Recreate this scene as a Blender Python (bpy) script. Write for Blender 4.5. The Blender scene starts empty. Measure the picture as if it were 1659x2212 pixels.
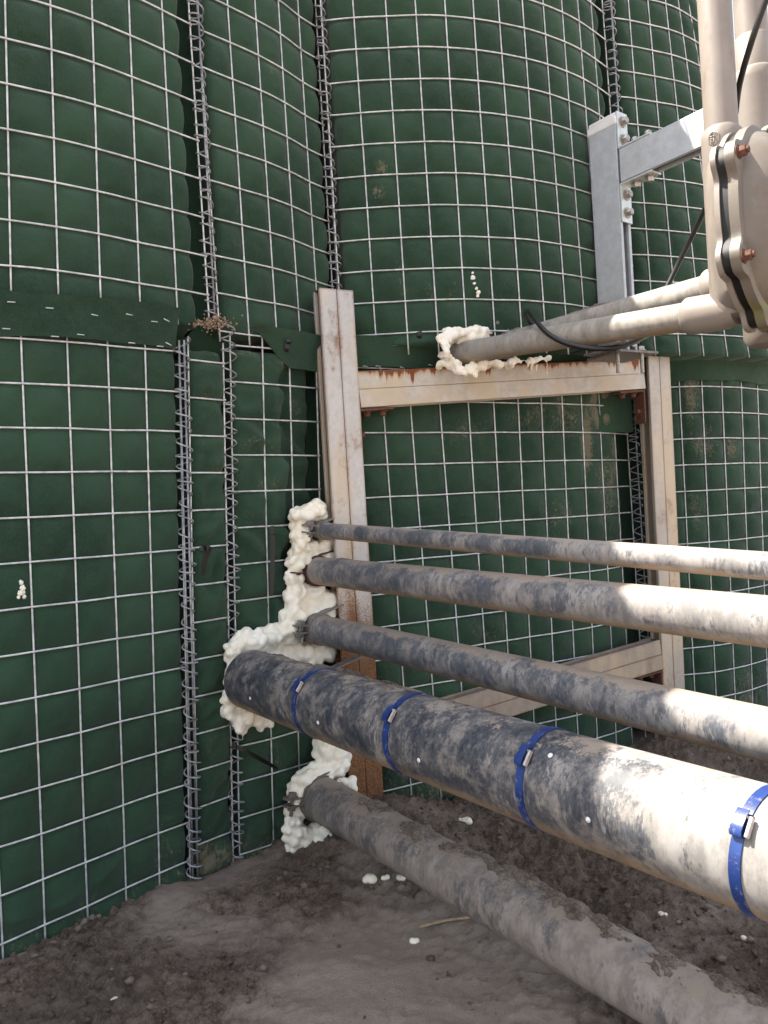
import bpy, math, random
import numpy as np
from mathutils import Vector, Matrix

random.seed(7)
rng = np.random.default_rng(7)
SC = bpy.context.scene
COL = SC.collection

# ------------------------------------------------------------------ camera
F, CX, CY = 1659.0, 829.5, 1106.0        # focal length and centre in units of the 1659 x 2212 picture
ROLL, CAM_Z = 0.055, 0.71
CR, SR = math.cos(ROLL), math.sin(ROLL)
cam_data = bpy.data.cameras.new("camera")
cam_data.sensor_fit = 'HORIZONTAL'
cam_data.sensor_width = 36.0
cam_data.lens = 36.0
cam_data.clip_start = 0.02
cam_data.clip_end = 2000.0
cam = bpy.data.objects.new("camera", cam_data)
COL.objects.link(cam)
cam.matrix_world = Matrix(((CR, SR, 0, 0), (0, 0, -1, 0), (-SR, CR, 0, CAM_Z), (0, 0, 0, 1)))
SC.camera = cam

# ------------------------------------------------------------------ sky, sun, exposure
SUN = Vector((-0.52, 0.09, 0.85)).normalized()     # towards the sun: to the left, over the top of the wall
world = bpy.data.worlds.new("World")
SC.world = world
world.use_nodes = True
wn = world.node_tree
sky = wn.nodes.new('ShaderNodeTexSky')
sky.sky_type = 'NISHITA'
sky.sun_disc = False
sky.sun_elevation = math.asin(SUN.z)
sky.sun_rotation = math.atan2(SUN.x, SUN.y)
sky.air_density = 1.0
sky.dust_density = 2.5
sky.ozone_density = 1.0
bgn = wn.nodes['Background']
bgn.inputs['Strength'].default_value = 0.10
hz = wn.nodes.new('ShaderNodeHueSaturation')                        # thin white cloud takes most of the blue out of the sky
hz.inputs['Saturation'].default_value = 0.42
wn.links.new(sky.outputs[0], hz.inputs['Color'])
wn.links.new(hz.outputs[0], bgn.inputs['Color'])
sl = bpy.data.lights.new("sun", 'SUN')
sl.energy = 3.6
sl.angle = math.radians(0.4)
sl.color = (1.0, 0.93, 0.82)
so = bpy.data.objects.new("sun", sl)
COL.objects.link(so)
so.location = (0, 0, 6)
so.rotation_euler = SUN.to_track_quat('Z', 'Y').to_euler()
SC.view_settings.view_transform = 'Standard'
SC.view_settings.look = 'None'
SC.view_settings.gamma = 1.0
SC.view_settings.exposure = 2.05
SC.cycles.max_bounces = 8
SC.cycles.diffuse_bounces = 5

# ------------------------------------------------------------------ geometry helpers
def AB(x, y):
    dx, dy = x - CX, y - CY
    return (dx * CR - dy * SR) / F, -(dx * SR + dy * CR) / F
def at(x, y, Y):
    a, b = AB(x, y)
    return Vector((a * Y, Y, b * Y + CAM_Z))
def px(P):
    """picture position of points (n,3)"""
    P = np.asarray(P, float)
    a = P[:, 0] / P[:, 1]; b = (P[:, 2] - CAM_Z) / P[:, 1]
    return CX + F * (a * CR - b * SR), CY - F * (b * CR + a * SR)

_perm = rng.permutation(256); _perm = np.concatenate([_perm, _perm, _perm])
_grad = rng.normal(size=(256, 3)); _grad /= np.linalg.norm(_grad, axis=1)[:, None]
def perlin(p):
    p = np.asarray(p, float)
    i = np.floor(p).astype(int); f = p - i; i &= 255
    w = f * f * f * (f * (f * 6 - 15) + 10)
    out = 0
    for dx in (0, 1):
        for dy in (0, 1):
            for dz in (0, 1):
                h = _perm[_perm[_perm[(i[:, 0] + dx) & 255] + ((i[:, 1] + dy) & 255)] + ((i[:, 2] + dz) & 255)]
                g = _grad[h & 255]
                d = f - np.array([dx, dy, dz])
                ww = (w[:, 0] if dx else 1 - w[:, 0]) * (w[:, 1] if dy else 1 - w[:, 1]) * (w[:, 2] if dz else 1 - w[:, 2])
                out = out + ww * (g * d).sum(1)
    return out * 1.6
def fbm(p, octs=4, gain=0.5):
    p = np.asarray(p, float); s = 0; a = 1; tot = 0
    for k in range(octs):
        s = s + a * perlin(p * (2.03 ** k) + 17.3 * k); tot += a; a *= gain
    return s / tot
def smooth(e0, e1, x):
    t = np.clip((x - e0) / (e1 - e0), 0, 1); return t * t * (3 - 2 * t)

class MB:
    """collects shapes that become ONE mesh object"""
    def __init__(s): s.v = []; s.f = []
    def add(s, vs, fs):
        o = len(s.v); s.v += [tuple(v) for v in vs]; s.f += [tuple(i + o for i in f) for f in fs]; return s
    def box(s, c, ax, ay, az, sx, sy, sz):
        c = Vector(c); ax = Vector(ax) * sx / 2; ay = Vector(ay) * sy / 2; az = Vector(az) * sz / 2
        vs = [c + i * ax + j * ay + k * az for i in (-1, 1) for j in (-1, 1) for k in (-1, 1)]
        return s.add(vs, [(0, 1, 3, 2), (4, 6, 7, 5), (0, 4, 5, 1), (2, 3, 7, 6), (0, 2, 6, 4), (1, 5, 7, 3)])
    def tube(s, pts, r, n=10, caps=True, closed=False):
        pts = [Vector(p) for p in pts]; m = len(pts)
        rs = r if hasattr(r, '__len__') else [r] * m
        up = None; vs = []
        for i, p in enumerate(pts):
            if closed: t = pts[(i + 1) % m] - pts[i - 1]
            else: t = pts[min(i + 1, m - 1)] - pts[max(i - 1, 0)]
            if t.length < 1e-9: t = Vector((0, 0, 1))
            t.normalize()
            if up is None:
                up = Vector((0, 0, 1)) if abs(t.z) < 0.9 else Vector((1, 0, 0))
            up = (up - t * up.dot(t)).normalized()
            b = t.cross(up)
            for k in range(n):
                a = 2 * math.pi * k / n
                vs.append(p + (up * math.cos(a) + b * math.sin(a)) * rs[i])
        fs = []
        for i in range(m if closed else m - 1):
            j = (i + 1) % m
            for k in range(n):
                l = (k + 1) % n
                fs.append((i * n + k, i * n + l, j * n + l, j * n + k))
        if caps and not closed:
            fs.append(tuple(range(n - 1, -1, -1))); fs.append(tuple((m - 1) * n + k for k in range(n)))
        return s.add(vs, fs)
    def lathe(s, base, axis, prof, n=32, ref=None):
        """prof: list of (distance along axis, radius)"""
        axis = Vector(axis).normalized(); base = Vector(base)
        u = Vector(ref) if ref else (Vector((0, 0, 1)) if abs(axis.z) < 0.9 else Vector((1, 0, 0)))
        u = (u - axis * u.dot(axis)).normalized(); w = axis.cross(u)
        vs = []; fs = []
        for (t, r) in prof:
            for k in range(n):
                a = 2 * math.pi * k / n
                vs.append(base + axis * t + (u * math.cos(a) + w * math.sin(a)) * r)
        for i in range(len(prof) - 1):
            for k in range(n):
                l = (k + 1) % n
                fs.append((i * n + k, i * n + l, (i + 1) * n + l, (i + 1) * n + k))
        fs.append(tuple(range(n - 1, -1, -1))); fs.append(tuple((len(prof) - 1) * n + k for k in range(n)))
        return s.add(vs, fs)
    def prism(s, poly, vec):
        n = len(poly); poly = [Vector(p) for p in poly]; vec = Vector(vec)
        vs = poly + [p + vec for p in poly]
        fs = [tuple(range(n - 1, -1, -1)), tuple(range(n, 2 * n))]
        fs += [(i, (i + 1) % n, n + (i + 1) % n, n + i) for i in range(n)]
        return s.add(vs, fs)
    def ball(s, c, r, sub=1, sc=(1, 1, 1), jit=0.0):
        vs, fs = ICO[sub]
        c = Vector(c); out = []
        for v in vs:
            k = r * (1 + jit * random.uniform(-1, 1))
            out.append((c.x + v[0] * k * sc[0], c.y + v[1] * k * sc[1], c.z + v[2] * k * sc[2]))
        return s.add(out, fs)
    def hexbolt(s, p, axis, r=0.008, h=0.006, washer=1.45):
        axis = Vector(axis).normalized(); p = Vector(p)
        s.lathe(p, axis, [(0, r * washer), (0.0018, r * washer)], 20)
        s.lathe(p + axis * 0.0018, axis, [(0, r * 1.2), (0.0012, r * 1.2)], 18)
        u = Vector((0.3, 0.2, 1)); u = (u - axis * u.dot(axis)).normalized()
        s.lathe(p + axis * 0.003, axis, [(0, r), (h * 0.85, r), (h, r * 0.86)], 6, ref=u)
        return s

def _ico(n):
    import bmesh
    bm = bmesh.new(); bmesh.ops.create_icosphere(bm, subdivisions=n, radius=1.0)
    bm.verts.ensure_lookup_table()
    r = ([tuple(v.co) for v in bm.verts], [tuple(v.index for v in f.verts) for f in bm.faces]); bm.free(); return r
ICO = {1: _ico(1), 2: _ico(2), 3: _ico(3)}

def link_mesh(name, verts, faces, mat, parent=None, angle=40, attrs=None, smooth_=True, bevel=0):
    me = bpy.data.meshes.new(name)
    me.from_pydata([tuple(v) for v in verts], [], faces)
    me.update()
    import bmesh
    bm = bmesh.new(); bm.from_mesh(me); bmesh.ops.recalc_face_normals(bm, faces=bm.faces); bm.to_mesh(me); bm.free()
    if smooth_:
        me.shade_smooth()
        if angle < 180: me.set_sharp_from_angle(angle=math.radians(angle))
    me.materials.append(mat)
    if attrs:
        for k, arr in attrs.items():
            at_ = me.attributes.new(k, 'FLOAT', 'POINT')
            at_.data.foreach_set('value', np.asarray(arr, np.float32))
    o = bpy.data.objects.new(name, me)
    COL.objects.link(o)
    if parent: o.parent = parent
    if bevel:
        b = o.modifiers.new("bevel", 'BEVEL'); b.width = bevel; b.segments = 2; b.limit_method = 'ANGLE'; b.angle_limit = math.radians(35)
        b.harden_normals = False
    return o
def build(mb, name, mat, parent=None, **k): return link_mesh(name, mb.v, mb.f, mat, parent, **k)
def thing(name, label, cat, group=None):
    o = bpy.data.objects.new(name, None); COL.objects.link(o); o.empty_display_size = 0.05
    tag(o, label, cat, group)
    return o
def tag(o, label, cat, group=None, kind=None):
    if label: o['label'] = label
    if cat: o['category'] = cat
    if group: o['group'] = group
    if kind: o['kind'] = kind
    return o

# ------------------------------------------------------------------ materials
class NT:
    def __init__(s, name):
        s.m = bpy.data.materials.new(name); s.m.use_nodes = True
        s.t = s.m.node_tree; s.b = s.t.nodes['Principled BSDF']; s.out = s.t.nodes['Material Output']
    def n(s, typ, **kw):
        nd = s.t.nodes.new(typ)
        for k, v in kw.items():
            if k.startswith('_'): setattr(nd, k[1:], v)
        for k, v in kw.items():
            if not k.startswith('_'): s.set(nd.inputs[k.replace('__', ' ')], v)
        return nd
    def set(s, inp, v):
        if isinstance(v, bpy.types.NodeSocket): s.t.links.new(v, inp)
        elif isinstance(v, (tuple, list)) and inp.type == 'RGBA' and len(v) == 3: inp.default_value = (*v, 1)
        else: inp.default_value = v
    def pos(s, scale=(1, 1, 1), rot=(0, 0, 0)):
        g = s.n('ShaderNodeNewGeometry'); m = s.n('ShaderNodeMapping', Vector=g.outputs['Position'], Scale=scale, Rotation=rot)
        return m.outputs[0]
    def noise(s, scale, detail=4, rough=0.55, vec=None, dist=0.0):
        return s.n('ShaderNodeTexNoise', Vector=vec if vec else s.pos(), Scale=scale, Detail=detail, Roughness=rough, Distortion=dist).outputs['Fac']
    def ramp(s, fac, lo, hi, a=0.0, b=1.0):
        return s.n('ShaderNodeMapRange', _interpolation_type='SMOOTHSTEP', **{'Value': fac, 'From__Min': lo, 'From__Max': hi, 'To__Min': a, 'To__Max': b}).outputs['Result']
    def mix(s, fac, a, b):
        nd = s.n('ShaderNodeMix', _data_type='RGBA')
        s.set(nd.inputs[0], fac); s.set(nd.inputs[6], a); s.set(nd.inputs[7], b); return nd.outputs[2]
    def math(s, op, a, b=0.0):
        nd = s.n('ShaderNodeMath', _operation=op); s.set(nd.inputs[0], a); s.set(nd.inputs[1], b); nd.use_clamp = False; return nd.outputs[0]
    def attr(s, name): return s.n('ShaderNodeAttribute', _attribute_name=name).outputs['Fac']
    def bump(s, h, strength=0.3, dist=0.002):
        nd = s.n('ShaderNodeBump', Height=h, Strength=strength, Distance=dist); s.set(s.b.inputs['Normal'], nd.outputs[0]); return s
    def fin(s, color, rough=0.7, metal=0.0, spec=None):
        s.set(s.b.inputs['Base Color'], color); s.set(s.b.inputs['Roughness'], rough); s.set(s.b.inputs['Metallic'], metal)
        if spec is not None: s.set(s.b.inputs['Specular IOR Level'], spec)
        return s.m

def mat_fabric():
    t = NT('green_geotextile')
    big = t.noise(5, 4); mid = t.noise(38, 5, 0.65); fib = t.noise(420, 3, 0.7, t.pos((1, 1, 0.45)))
    c = t.mix(t.ramp(big, 0.35, 0.68), (0.0125, 0.037, 0.0200), (0.0290, 0.070, 0.038))
    c = t.mix(t.ramp(mid, 0.35, 0.7, 0, 0.55), c, (0.027, 0.057, 0.036))
    c = t.mix(t.ramp(fib, 0.40, 0.75, 0, 0.6), c, (0.037, 0.066, 0.046))
    d = t.attr('dust')
    fl = t.noise(170, 5, 0.78, t.pos((1, 1, 0.6))); bl = t.noise(24, 4, 0.6, t.pos((1.3, 1.3, 0.4)))
    lev = t.math('ADD', t.math('MULTIPLY', d, 0.30), t.math('MULTIPLY', bl, 0.42))
    k = t.math('ADD', lev, t.math('MULTIPLY', fl, 0.85))
    c = t.mix(t.ramp(k, 0.82, 1.00, 0, 0.70), c, (0.21, 0.175, 0.12))
    t.bump(t.math('ADD', t.math('MULTIPLY', fib, 0.25), t.math('ADD', mid, t.noise(14, 3, 0.5, t.pos((1, 1, 1.6))))), 0.5, 0.005)
    t.set(t.b.inputs['Sheen Weight'], 0.12); t.set(t.b.inputs['Sheen Roughness'], 0.6)
    return t.fin(c, 0.95, 0, 0.15)
def mat_wire(name='galvanised_wire', col=(0.72, 0.725, 0.73), dark=(0.48, 0.485, 0.495)):
    t = NT(name); n1 = t.noise(60, 4); n2 = t.noise(500, 2)
    c = t.mix(t.ramp(n1, 0.35, 0.65), dark, col)
    c = t.mix(t.ramp(n2, 0.60, 0.78, 0, 0.5), c, (0.45, 0.40, 0.34))
    t.bump(n2, 0.25, 0.0006)
    return t.fin(c, 0.45, 0.2, 0.5)
def mat_strut(name, rust_z=None, clean=(0.45, 0.44, 0.42), rust_amt=0.3, stain=0.5, edge_rust=0.0):
    """galvanised channel: grey zinc, cream stains, rust below height rust_z"""
    t = NT(name)
    p = t.pos(); st = t.pos((1, 1, 0.22))
    a = t.noise(9, 4, 0.6, st); b = t.noise(45, 5, 0.7); sp = t.noise(260, 4, 0.8)
    c = t.mix(t.ramp(b, 0.3, 0.7), tuple(x * 0.80 for x in clean), clean)
    c = t.mix(t.ramp(a, 0.46, 0.66, 0, stain), c, (0.54, 0.435, 0.305))
    sep = t.n('ShaderNodeSeparateXYZ', Vector=p).outputs['Z']
    if rust_z is not None:
        base = t.ramp(sep, rust_z - 0.38, rust_z + 0.26, 0.25, -0.12)
    else:
        base = -0.12
    k = t.math('ADD', t.math('ADD', t.math('MULTIPLY', a, 0.55), t.math('MULTIPLY', sp, 0.45)), base)
    r1 = t.ramp(k, 0.56 - 0.2 * rust_amt, 0.70 - 0.2 * rust_amt)
    rc = t.mix(t.ramp(sp, 0.35, 0.65), (0.10, 0.038, 0.018), (0.30, 0.145, 0.062))
    c = t.mix(r1, c, rc)
    if edge_rust:
        bv = t.n('ShaderNodeBevel', Radius=0.007); bv.samples = 4; gN = t.n('ShaderNodeNewGeometry').outputs['Normal']
        dt = t.n('ShaderNodeVectorMath', _operation='DOT_PRODUCT'); t.set(dt.inputs[0], bv.outputs[0]); t.set(dt.inputs[1], gN)
        e_ = t.math('SUBTRACT', 1.0, dt.outputs['Value'])
        er = t.ramp(t.math('ADD', t.math('MULTIPLY', e_, 1.6), t.math('MULTIPLY', t.math('ADD', b, t.noise(18, 3, 0.6, t.pos((1, 1, .4)))), 0.5)), 0.52, 0.70)
        c = t.mix(t.math('MULTIPLY', er, edge_rust), c, rc)
    t.bump(t.math('ADD', sp, b), 0.22, 0.0008)
    return t.fin(c, t.ramp(r1, 0, 1, 0.52, 0.85), t.ramp(r1, 0, 1, 0.30, 0.0), 0.45)
def mat_beam():
    """channel with rust bleeding from its top edge; 'edge' = distance below that edge, in metres"""
    t = NT('stained_channel')
    b = t.noise(40, 5, 0.7); sp = t.noise(260, 4, 0.8); a = t.noise(12, 3)
    c = t.mix(t.ramp(b, 0.3, 0.7), (0.43, 0.40, 0.355), (0.56, 0.52, 0.465))
    c = t.mix(t.ramp(a, 0.42, 0.62, 0, 0.75), c, (0.52, 0.425, 0.30))
    e = t.attr('edge')
    dn = t.noise(55, 3, 0.6, t.pos((1, 1, 0.10))); d2 = t.noise(16, 2, 0.5, t.pos((1, 1, 0.06)))
    reach = t.math('MULTIPLY', t.ramp(dn, 0.40, 0.74), t.math('MULTIPLY', t.ramp(d2, 0.32, 0.66), 0.034))
    k = t.math('SUBTRACT', t.math('ADD', reach, 0.0045), e)
    halo = t.ramp(k, -0.012, 0.004)
    core = t.ramp(k, -0.002, 0.006)
    c = t.mix(t.math('MULTIPLY', halo, 0.65), c, (0.42, 0.22, 0.075))
    c = t.mix(core, c, (0.17, 0.050, 0.016))
    t.bump(t.math('ADD', sp, b), 0.22, 0.0008)
    return t.fin(c, 0.6, 0.1, 0.4)
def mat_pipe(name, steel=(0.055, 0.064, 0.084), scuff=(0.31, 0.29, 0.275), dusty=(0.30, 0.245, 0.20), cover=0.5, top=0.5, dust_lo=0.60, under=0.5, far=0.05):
    t = NT(name); scuff_ = scuff
    g = t.n('ShaderNodeNewGeometry')
    nz = t.n('ShaderNodeSeparateXYZ', Vector=g.outputs['Normal']).outputs['Z']
    big = t.noise(13, 4, 0.6, t.pos((1, 1, 0.7))); str_ = t.noise(75, 6, 0.72, t.pos((1.2, 1.2, 0.42), (0.25, 0.3, 0))); fine = t.noise(300, 4, 0.8, t.pos((1, 1, 0.5)))
    hair = t.noise(170, 5, 0.8, t.pos((1.3, 1.3, 0.30), (0.2, 0.35, 0)))
    k = t.math('ADD', t.math('MULTIPLY', big, 0.50), t.math('ADD', t.math('MULTIPLY', str_, 0.36), t.math('MULTIPLY', hair, 0.44)))
    thr = 0.80 - 0.30 * cover
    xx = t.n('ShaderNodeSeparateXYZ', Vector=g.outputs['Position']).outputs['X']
    k = t.math('ADD', k, t.ramp(t.math('ADD', xx, t.math('MULTIPLY', big, 0.3)), 0.33, 0.53, -0.03, far))  # dust cover grows where the sun patch starts, painting the lit stretch paler
    c = t.mix(t.ramp(k, thr - 0.18, thr + 0.04, 0, 0.28), steel, scuff)
    scuff = t.mix(t.ramp(t.noise(34, 5, 0.72, t.pos((1.2, 1.2, 0.6))), 0.36, 0.66), tuple(q * 0.62 for q in scuff_), tuple(q * 1.08 for q in scuff_))
    c = t.mix(t.ramp(k, thr - 0.03, thr + 0.045, 0, 0.9), c, scuff)
    c = t.mix(t.ramp(t.noise(27, 5, 0.75), 0.46, 0.66, 0, 0.6), c, tuple(0.5 * (x + y) for x, y in zip(scuff_, dusty)))
    # loose dust lying on the upper side, mud splashed on the lower side
    dn = t.math('ADD', t.math('MULTIPLY', t.noise(20, 5, 0.7), 0.7), t.math('MULTIPLY', fine, 0.3))
    lie = t.math('ADD', t.math('MULTIPLY', nz, top), dn)
    dm = t.ramp(lie, dust_lo + 0.30, dust_lo + 0.36)
    c = t.mix(t.math('MULTIPLY', dm, 0.9), c, dusty)
    mud = t.math('SUBTRACT', t.math('MULTIPLY', dn, 0.8), t.math('MULTIPLY', nz, under))
    mm = t.ramp(mud, 0.62, 0.85)
    c = t.mix(t.math('MULTIPLY', mm, 0.8), c, (0.30, 0.215, 0.13))
    t.bump(t.math('ADD', t.math('MULTIPLY', dm, 1.2), t.math('ADD', fine, str_)), 0.25, 0.0008)
    return t.fin(c, t.ramp(k, 0.5, 0.8, 0.42, 0.75), 0.0, 0.4)
def mat_simple(name, c, rough=0.6, metal=0.0, var=0.25, scale=60, bump=0.15, spec=0.5):
    t = NT(name); n1 = t.noise(scale, 5, 0.65)
    col = t.mix(t.ramp(n1, 0.3, 0.7), tuple(x * (1 - var) for x in c), tuple(min(1, x * (1 + var * 0.6)) for x in c))
    t.bump(t.noise(scale * 5, 4, 0.7), bump, 0.001)
    return t.fin(col, rough, metal, spec)
def mat_foam():
    t = NT('cured_foam'); n1 = t.noise(14, 4, 0.6); n2 = t.noise(70, 4, 0.6)
    c = t.mix(t.ramp(n1, 0.36, 0.66), (0.90, 0.86, 0.76), (0.86, 0.79, 0.63))
    c = t.mix(t.ramp(n2, 0.62, 0.76, 0, 0.45), c, (0.66, 0.53, 0.32))
    t.set(t.b.inputs['Subsurface Weight'], 0.25); t.set(t.b.inputs['Subsurface Radius'], (0.006, 0.004, 0.0025)); t.set(t.b.inputs['Subsurface Scale'], 1.0)
    t.bump(t.noise(140, 4, 0.6), 0.25, 0.0015)
    return t.fin(c, 0.55, 0, 0.35)
def mat_cake(name, c0):
    t = NT(name); a = t.noise(45, 5, 0.7); b = t.noise(230, 5, 0.8); v = t.noise(700, 2, 0.7)
    c = t.mix(t.ramp(t.math('ADD', t.math('MULTIPLY', a, 0.45), t.math('MULTIPLY', b, 0.55)), 0.36, 0.64), tuple(q * 0.42 for q in c0), tuple(q * 1.12 for q in c0))
    c = t.mix(t.ramp(v, 0.56, 0.70, 0, 0.5), c, tuple(q * 0.4 for q in c0))
    t.bump(t.math('ADD', b, t.math('ADD', v, a)), 1.0, 0.006)
    return t.fin(c, 0.95, 0, 0.2)
def mat_strap():
    t = NT('blue_strap'); a = t.noise(90, 5, 0.75); b = t.noise(30, 3); sep = t.n('ShaderNodeSeparateXYZ', Vector=t.pos()).outputs['Z']
    c = t.mix(t.ramp(b, 0.35, 0.65), (0.010, 0.030, 0.135), (0.016, 0.045, 0.185))
    low = t.ramp(sep, 0.26, 0.40, 0.16, 0.0)
    c = t.mix(t.math('MULTIPLY', t.ramp(t.math('ADD', a, low), 0.55, 0.70), 0.7), c, (0.26, 0.235, 0.22))
    t.bump(t.noise(420, 2), 0.15, 0.0006)
    return t.fin(c, 0.36, 0, 0.5)
def mat_soil():
    t = NT('damp_sand')
    a = t.noise(3.2, 5, 0.6); b = t.noise(26, 6, 0.7); f = t.noise(240, 5, 0.8); v = t.noise(900, 2, 0.7)
    lt = t.attr('dry')
    fb = t.math('ADD', t.math('MULTIPLY', f, 0.6), t.math('MULTIPLY', b, 0.4))
    c = t.mix(t.ramp(fb, 0.36, 0.62), (0.085, 0.060, 0.046), (0.30, 0.232, 0.185))
    c = t.mix(t.ramp(a, 0.45, 0.65, 0, 0.5), c, (0.135, 0.108, 0.090))
    c = t.mix(t.math('MULTIPLY', t.ramp(t.math('ADD', lt, t.math('MULTIPLY', b, 0.4)), 0.42, 0.80), 0.78), c, (0.48, 0.395, 0.335))
    c = t.mix(t.ramp(f, 0.54, 0.74, 0, 0.6), c, (0.30, 0.23, 0.175))
    c = t.mix(t.ramp(v, 0.56, 0.70, 0, 0.7), c, (0.045, 0.034, 0.028))
    t.bump(t.math('ADD', t.math('ADD', f, t.math('MULTIPLY', v, 0.5)), b), 0.9, 0.007)
    return t.fin(c, 0.92, 0, 0.25)
def mat_paint():
    t = NT('beige_paint'); a = t.noise(8, 4, 0.6); b = t.noise(320, 3, 0.7); s_ = t.noise(24, 5, 0.7, t.pos((1, 1, 0.35)))
    c = t.mix(t.ramp(a, 0.35, 0.68), (0.235, 0.20, 0.172), (0.285, 0.25, 0.22))
    c = t.mix(t.ramp(s_, 0.56, 0.74, 0, 0.55), c, (0.20, 0.14, 0.09))
    c = t.mix(t.ramp(t.noise(55, 4, 0.8), 0.62, 0.74, 0, 0.6), c, (0.22, 0.18, 0.14))
    t.bump(b, 0.22, 0.0010)
    return t.fin(c, 0.46, 0.0, 0.45)
def mat_cover():
    t = NT('stained_cover_paint'); a = t.noise(9, 4, 0.6); b = t.noise(320, 3, 0.7); g = t.noise(16, 4, 0.7)
    sep = t.n('ShaderNodeSeparateXYZ', Vector=t.pos()).outputs['Z']
    c = t.mix(t.ramp(a, 0.35, 0.68), (0.150, 0.128, 0.105), (0.205, 0.178, 0.152))
    c = t.mix(t.ramp(t.noise(30, 5, 0.7, t.pos((1, 1, 0.3))), 0.52, 0.72, 0, 0.7), c, (0.15, 0.09, 0.045))
    low = t.ramp(sep, 1.00, 1.08, 1.0, 0.0)
    c = t.mix(t.math('MULTIPLY', low, t.ramp(g, 0.42, 0.62, 0, 0.75)), c, (0.17, 0.17, 0.045))
    t.bump(b, 0.22, 0.0010)
    return t.fin(c, 0.5, 0.0, 0.4)

M = dict(
    fabric=mat_fabric(), wire=mat_wire(), coil=mat_wire('coil_wire', (0.40, 0.41, 0.43), (0.20, 0.205, 0.22)),
    post1=mat_strut('rusting_channel', 0.55, (0.57, 0.55, 0.525), 0.32, 0.8, 0.85), post2=mat_strut('cream_stained_channel', -0.1, (0.50, 0.455, 0.405), 0.15, 0.9, 0.6),
    lowbeam=mat_strut('dusty_channel', 0.16, (0.38, 0.32, 0.265), 0.1, 0.7, 0.6), beam=mat_beam(),
    newzinc=mat_strut('bright_zinc_channel', -1.0, (0.52, 0.55, 0.585), 0.0, 0.12), zincplate=mat_simple('zinc_plate', (0.60, 0.64, 0.63), 0.4, 0.45, 0.15),
    bolt=mat_simple('bolt_steel', (0.42, 0.38, 0.34), 0.42, 0.7, 0.4, 200), rust=mat_simple('rusty_steel', (0.13, 0.055, 0.035), 0.85, 0.0, 0.5, 180, 0.5),
    clampgrey=mat_simple('weathered_clamp', (0.21, 0.195, 0.18), 0.6, 0.25, 0.4, 120, 0.3), clampmud=mat_simple('muddy_clamp', (0.15, 0.125, 0.105), 0.85, 0.0, 0.3, 120, 0.4),
    clampred=mat_simple('red_oxide_clamp', (0.085, 0.032, 0.024), 0.75, 0.1, 0.4, 120, 0.4),
    black=mat_simple('black_rubber', (0.006, 0.006, 0.0065), 0.45, 0, 0.3), gasket=mat_simple('black_gasket', (0.004, 0.004, 0.0045), 0.6, 0, 0.3),
    white=mat_simple('white_plastic', (0.74, 0.73, 0.72), 0.45, 0, 0.08), staple=mat_simple('bright_staple', (0.72, 0.74, 0.76), 0.3, 0.5, 0.1),
    blue=mat_strap(), buckle=mat_simple('dusty_buckle', (0.52, 0.46, 0.42), 0.5, 0.3, 0.2, 150),
    foam=mat_foam(), soil=mat_soil(), paint=mat_paint(), cover=mat_cover(),
    cake=mat_cake('caked_soil_grey', (0.40, 0.33, 0.275)), dust=mat_cake('pale_caked_soil', (0.42, 0.345, 0.285)),
    twig=mat_simple('dry_straw', (0.38, 0.28, 0.17), 0.8, 0, 0.3, 90), sand=mat_simple('loose_sand', (0.33, 0.235, 0.16), 0.95, 0, 0.4, 150, 0.8, 0.2),
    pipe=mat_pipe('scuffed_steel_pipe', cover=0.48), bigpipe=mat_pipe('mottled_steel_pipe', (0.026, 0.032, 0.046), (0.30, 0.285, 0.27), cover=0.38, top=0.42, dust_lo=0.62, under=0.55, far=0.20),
    mudpipe=mat_pipe('dust_coated_pipe', (0.085, 0.085, 0.09), (0.33, 0.285, 0.255), (0.29, 0.235, 0.19), cover=0.66, top=0.35, dust_lo=0.5, under=0.2),
    palepipe=mat_pipe('grey_painted_pipe', (0.26, 0.25, 0.235), (0.34, 0.315, 0.28), (0.32, 0.26, 0.21), cover=0.6, top=0.3, dust_lo=0.62, under=0.45),
)

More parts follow.
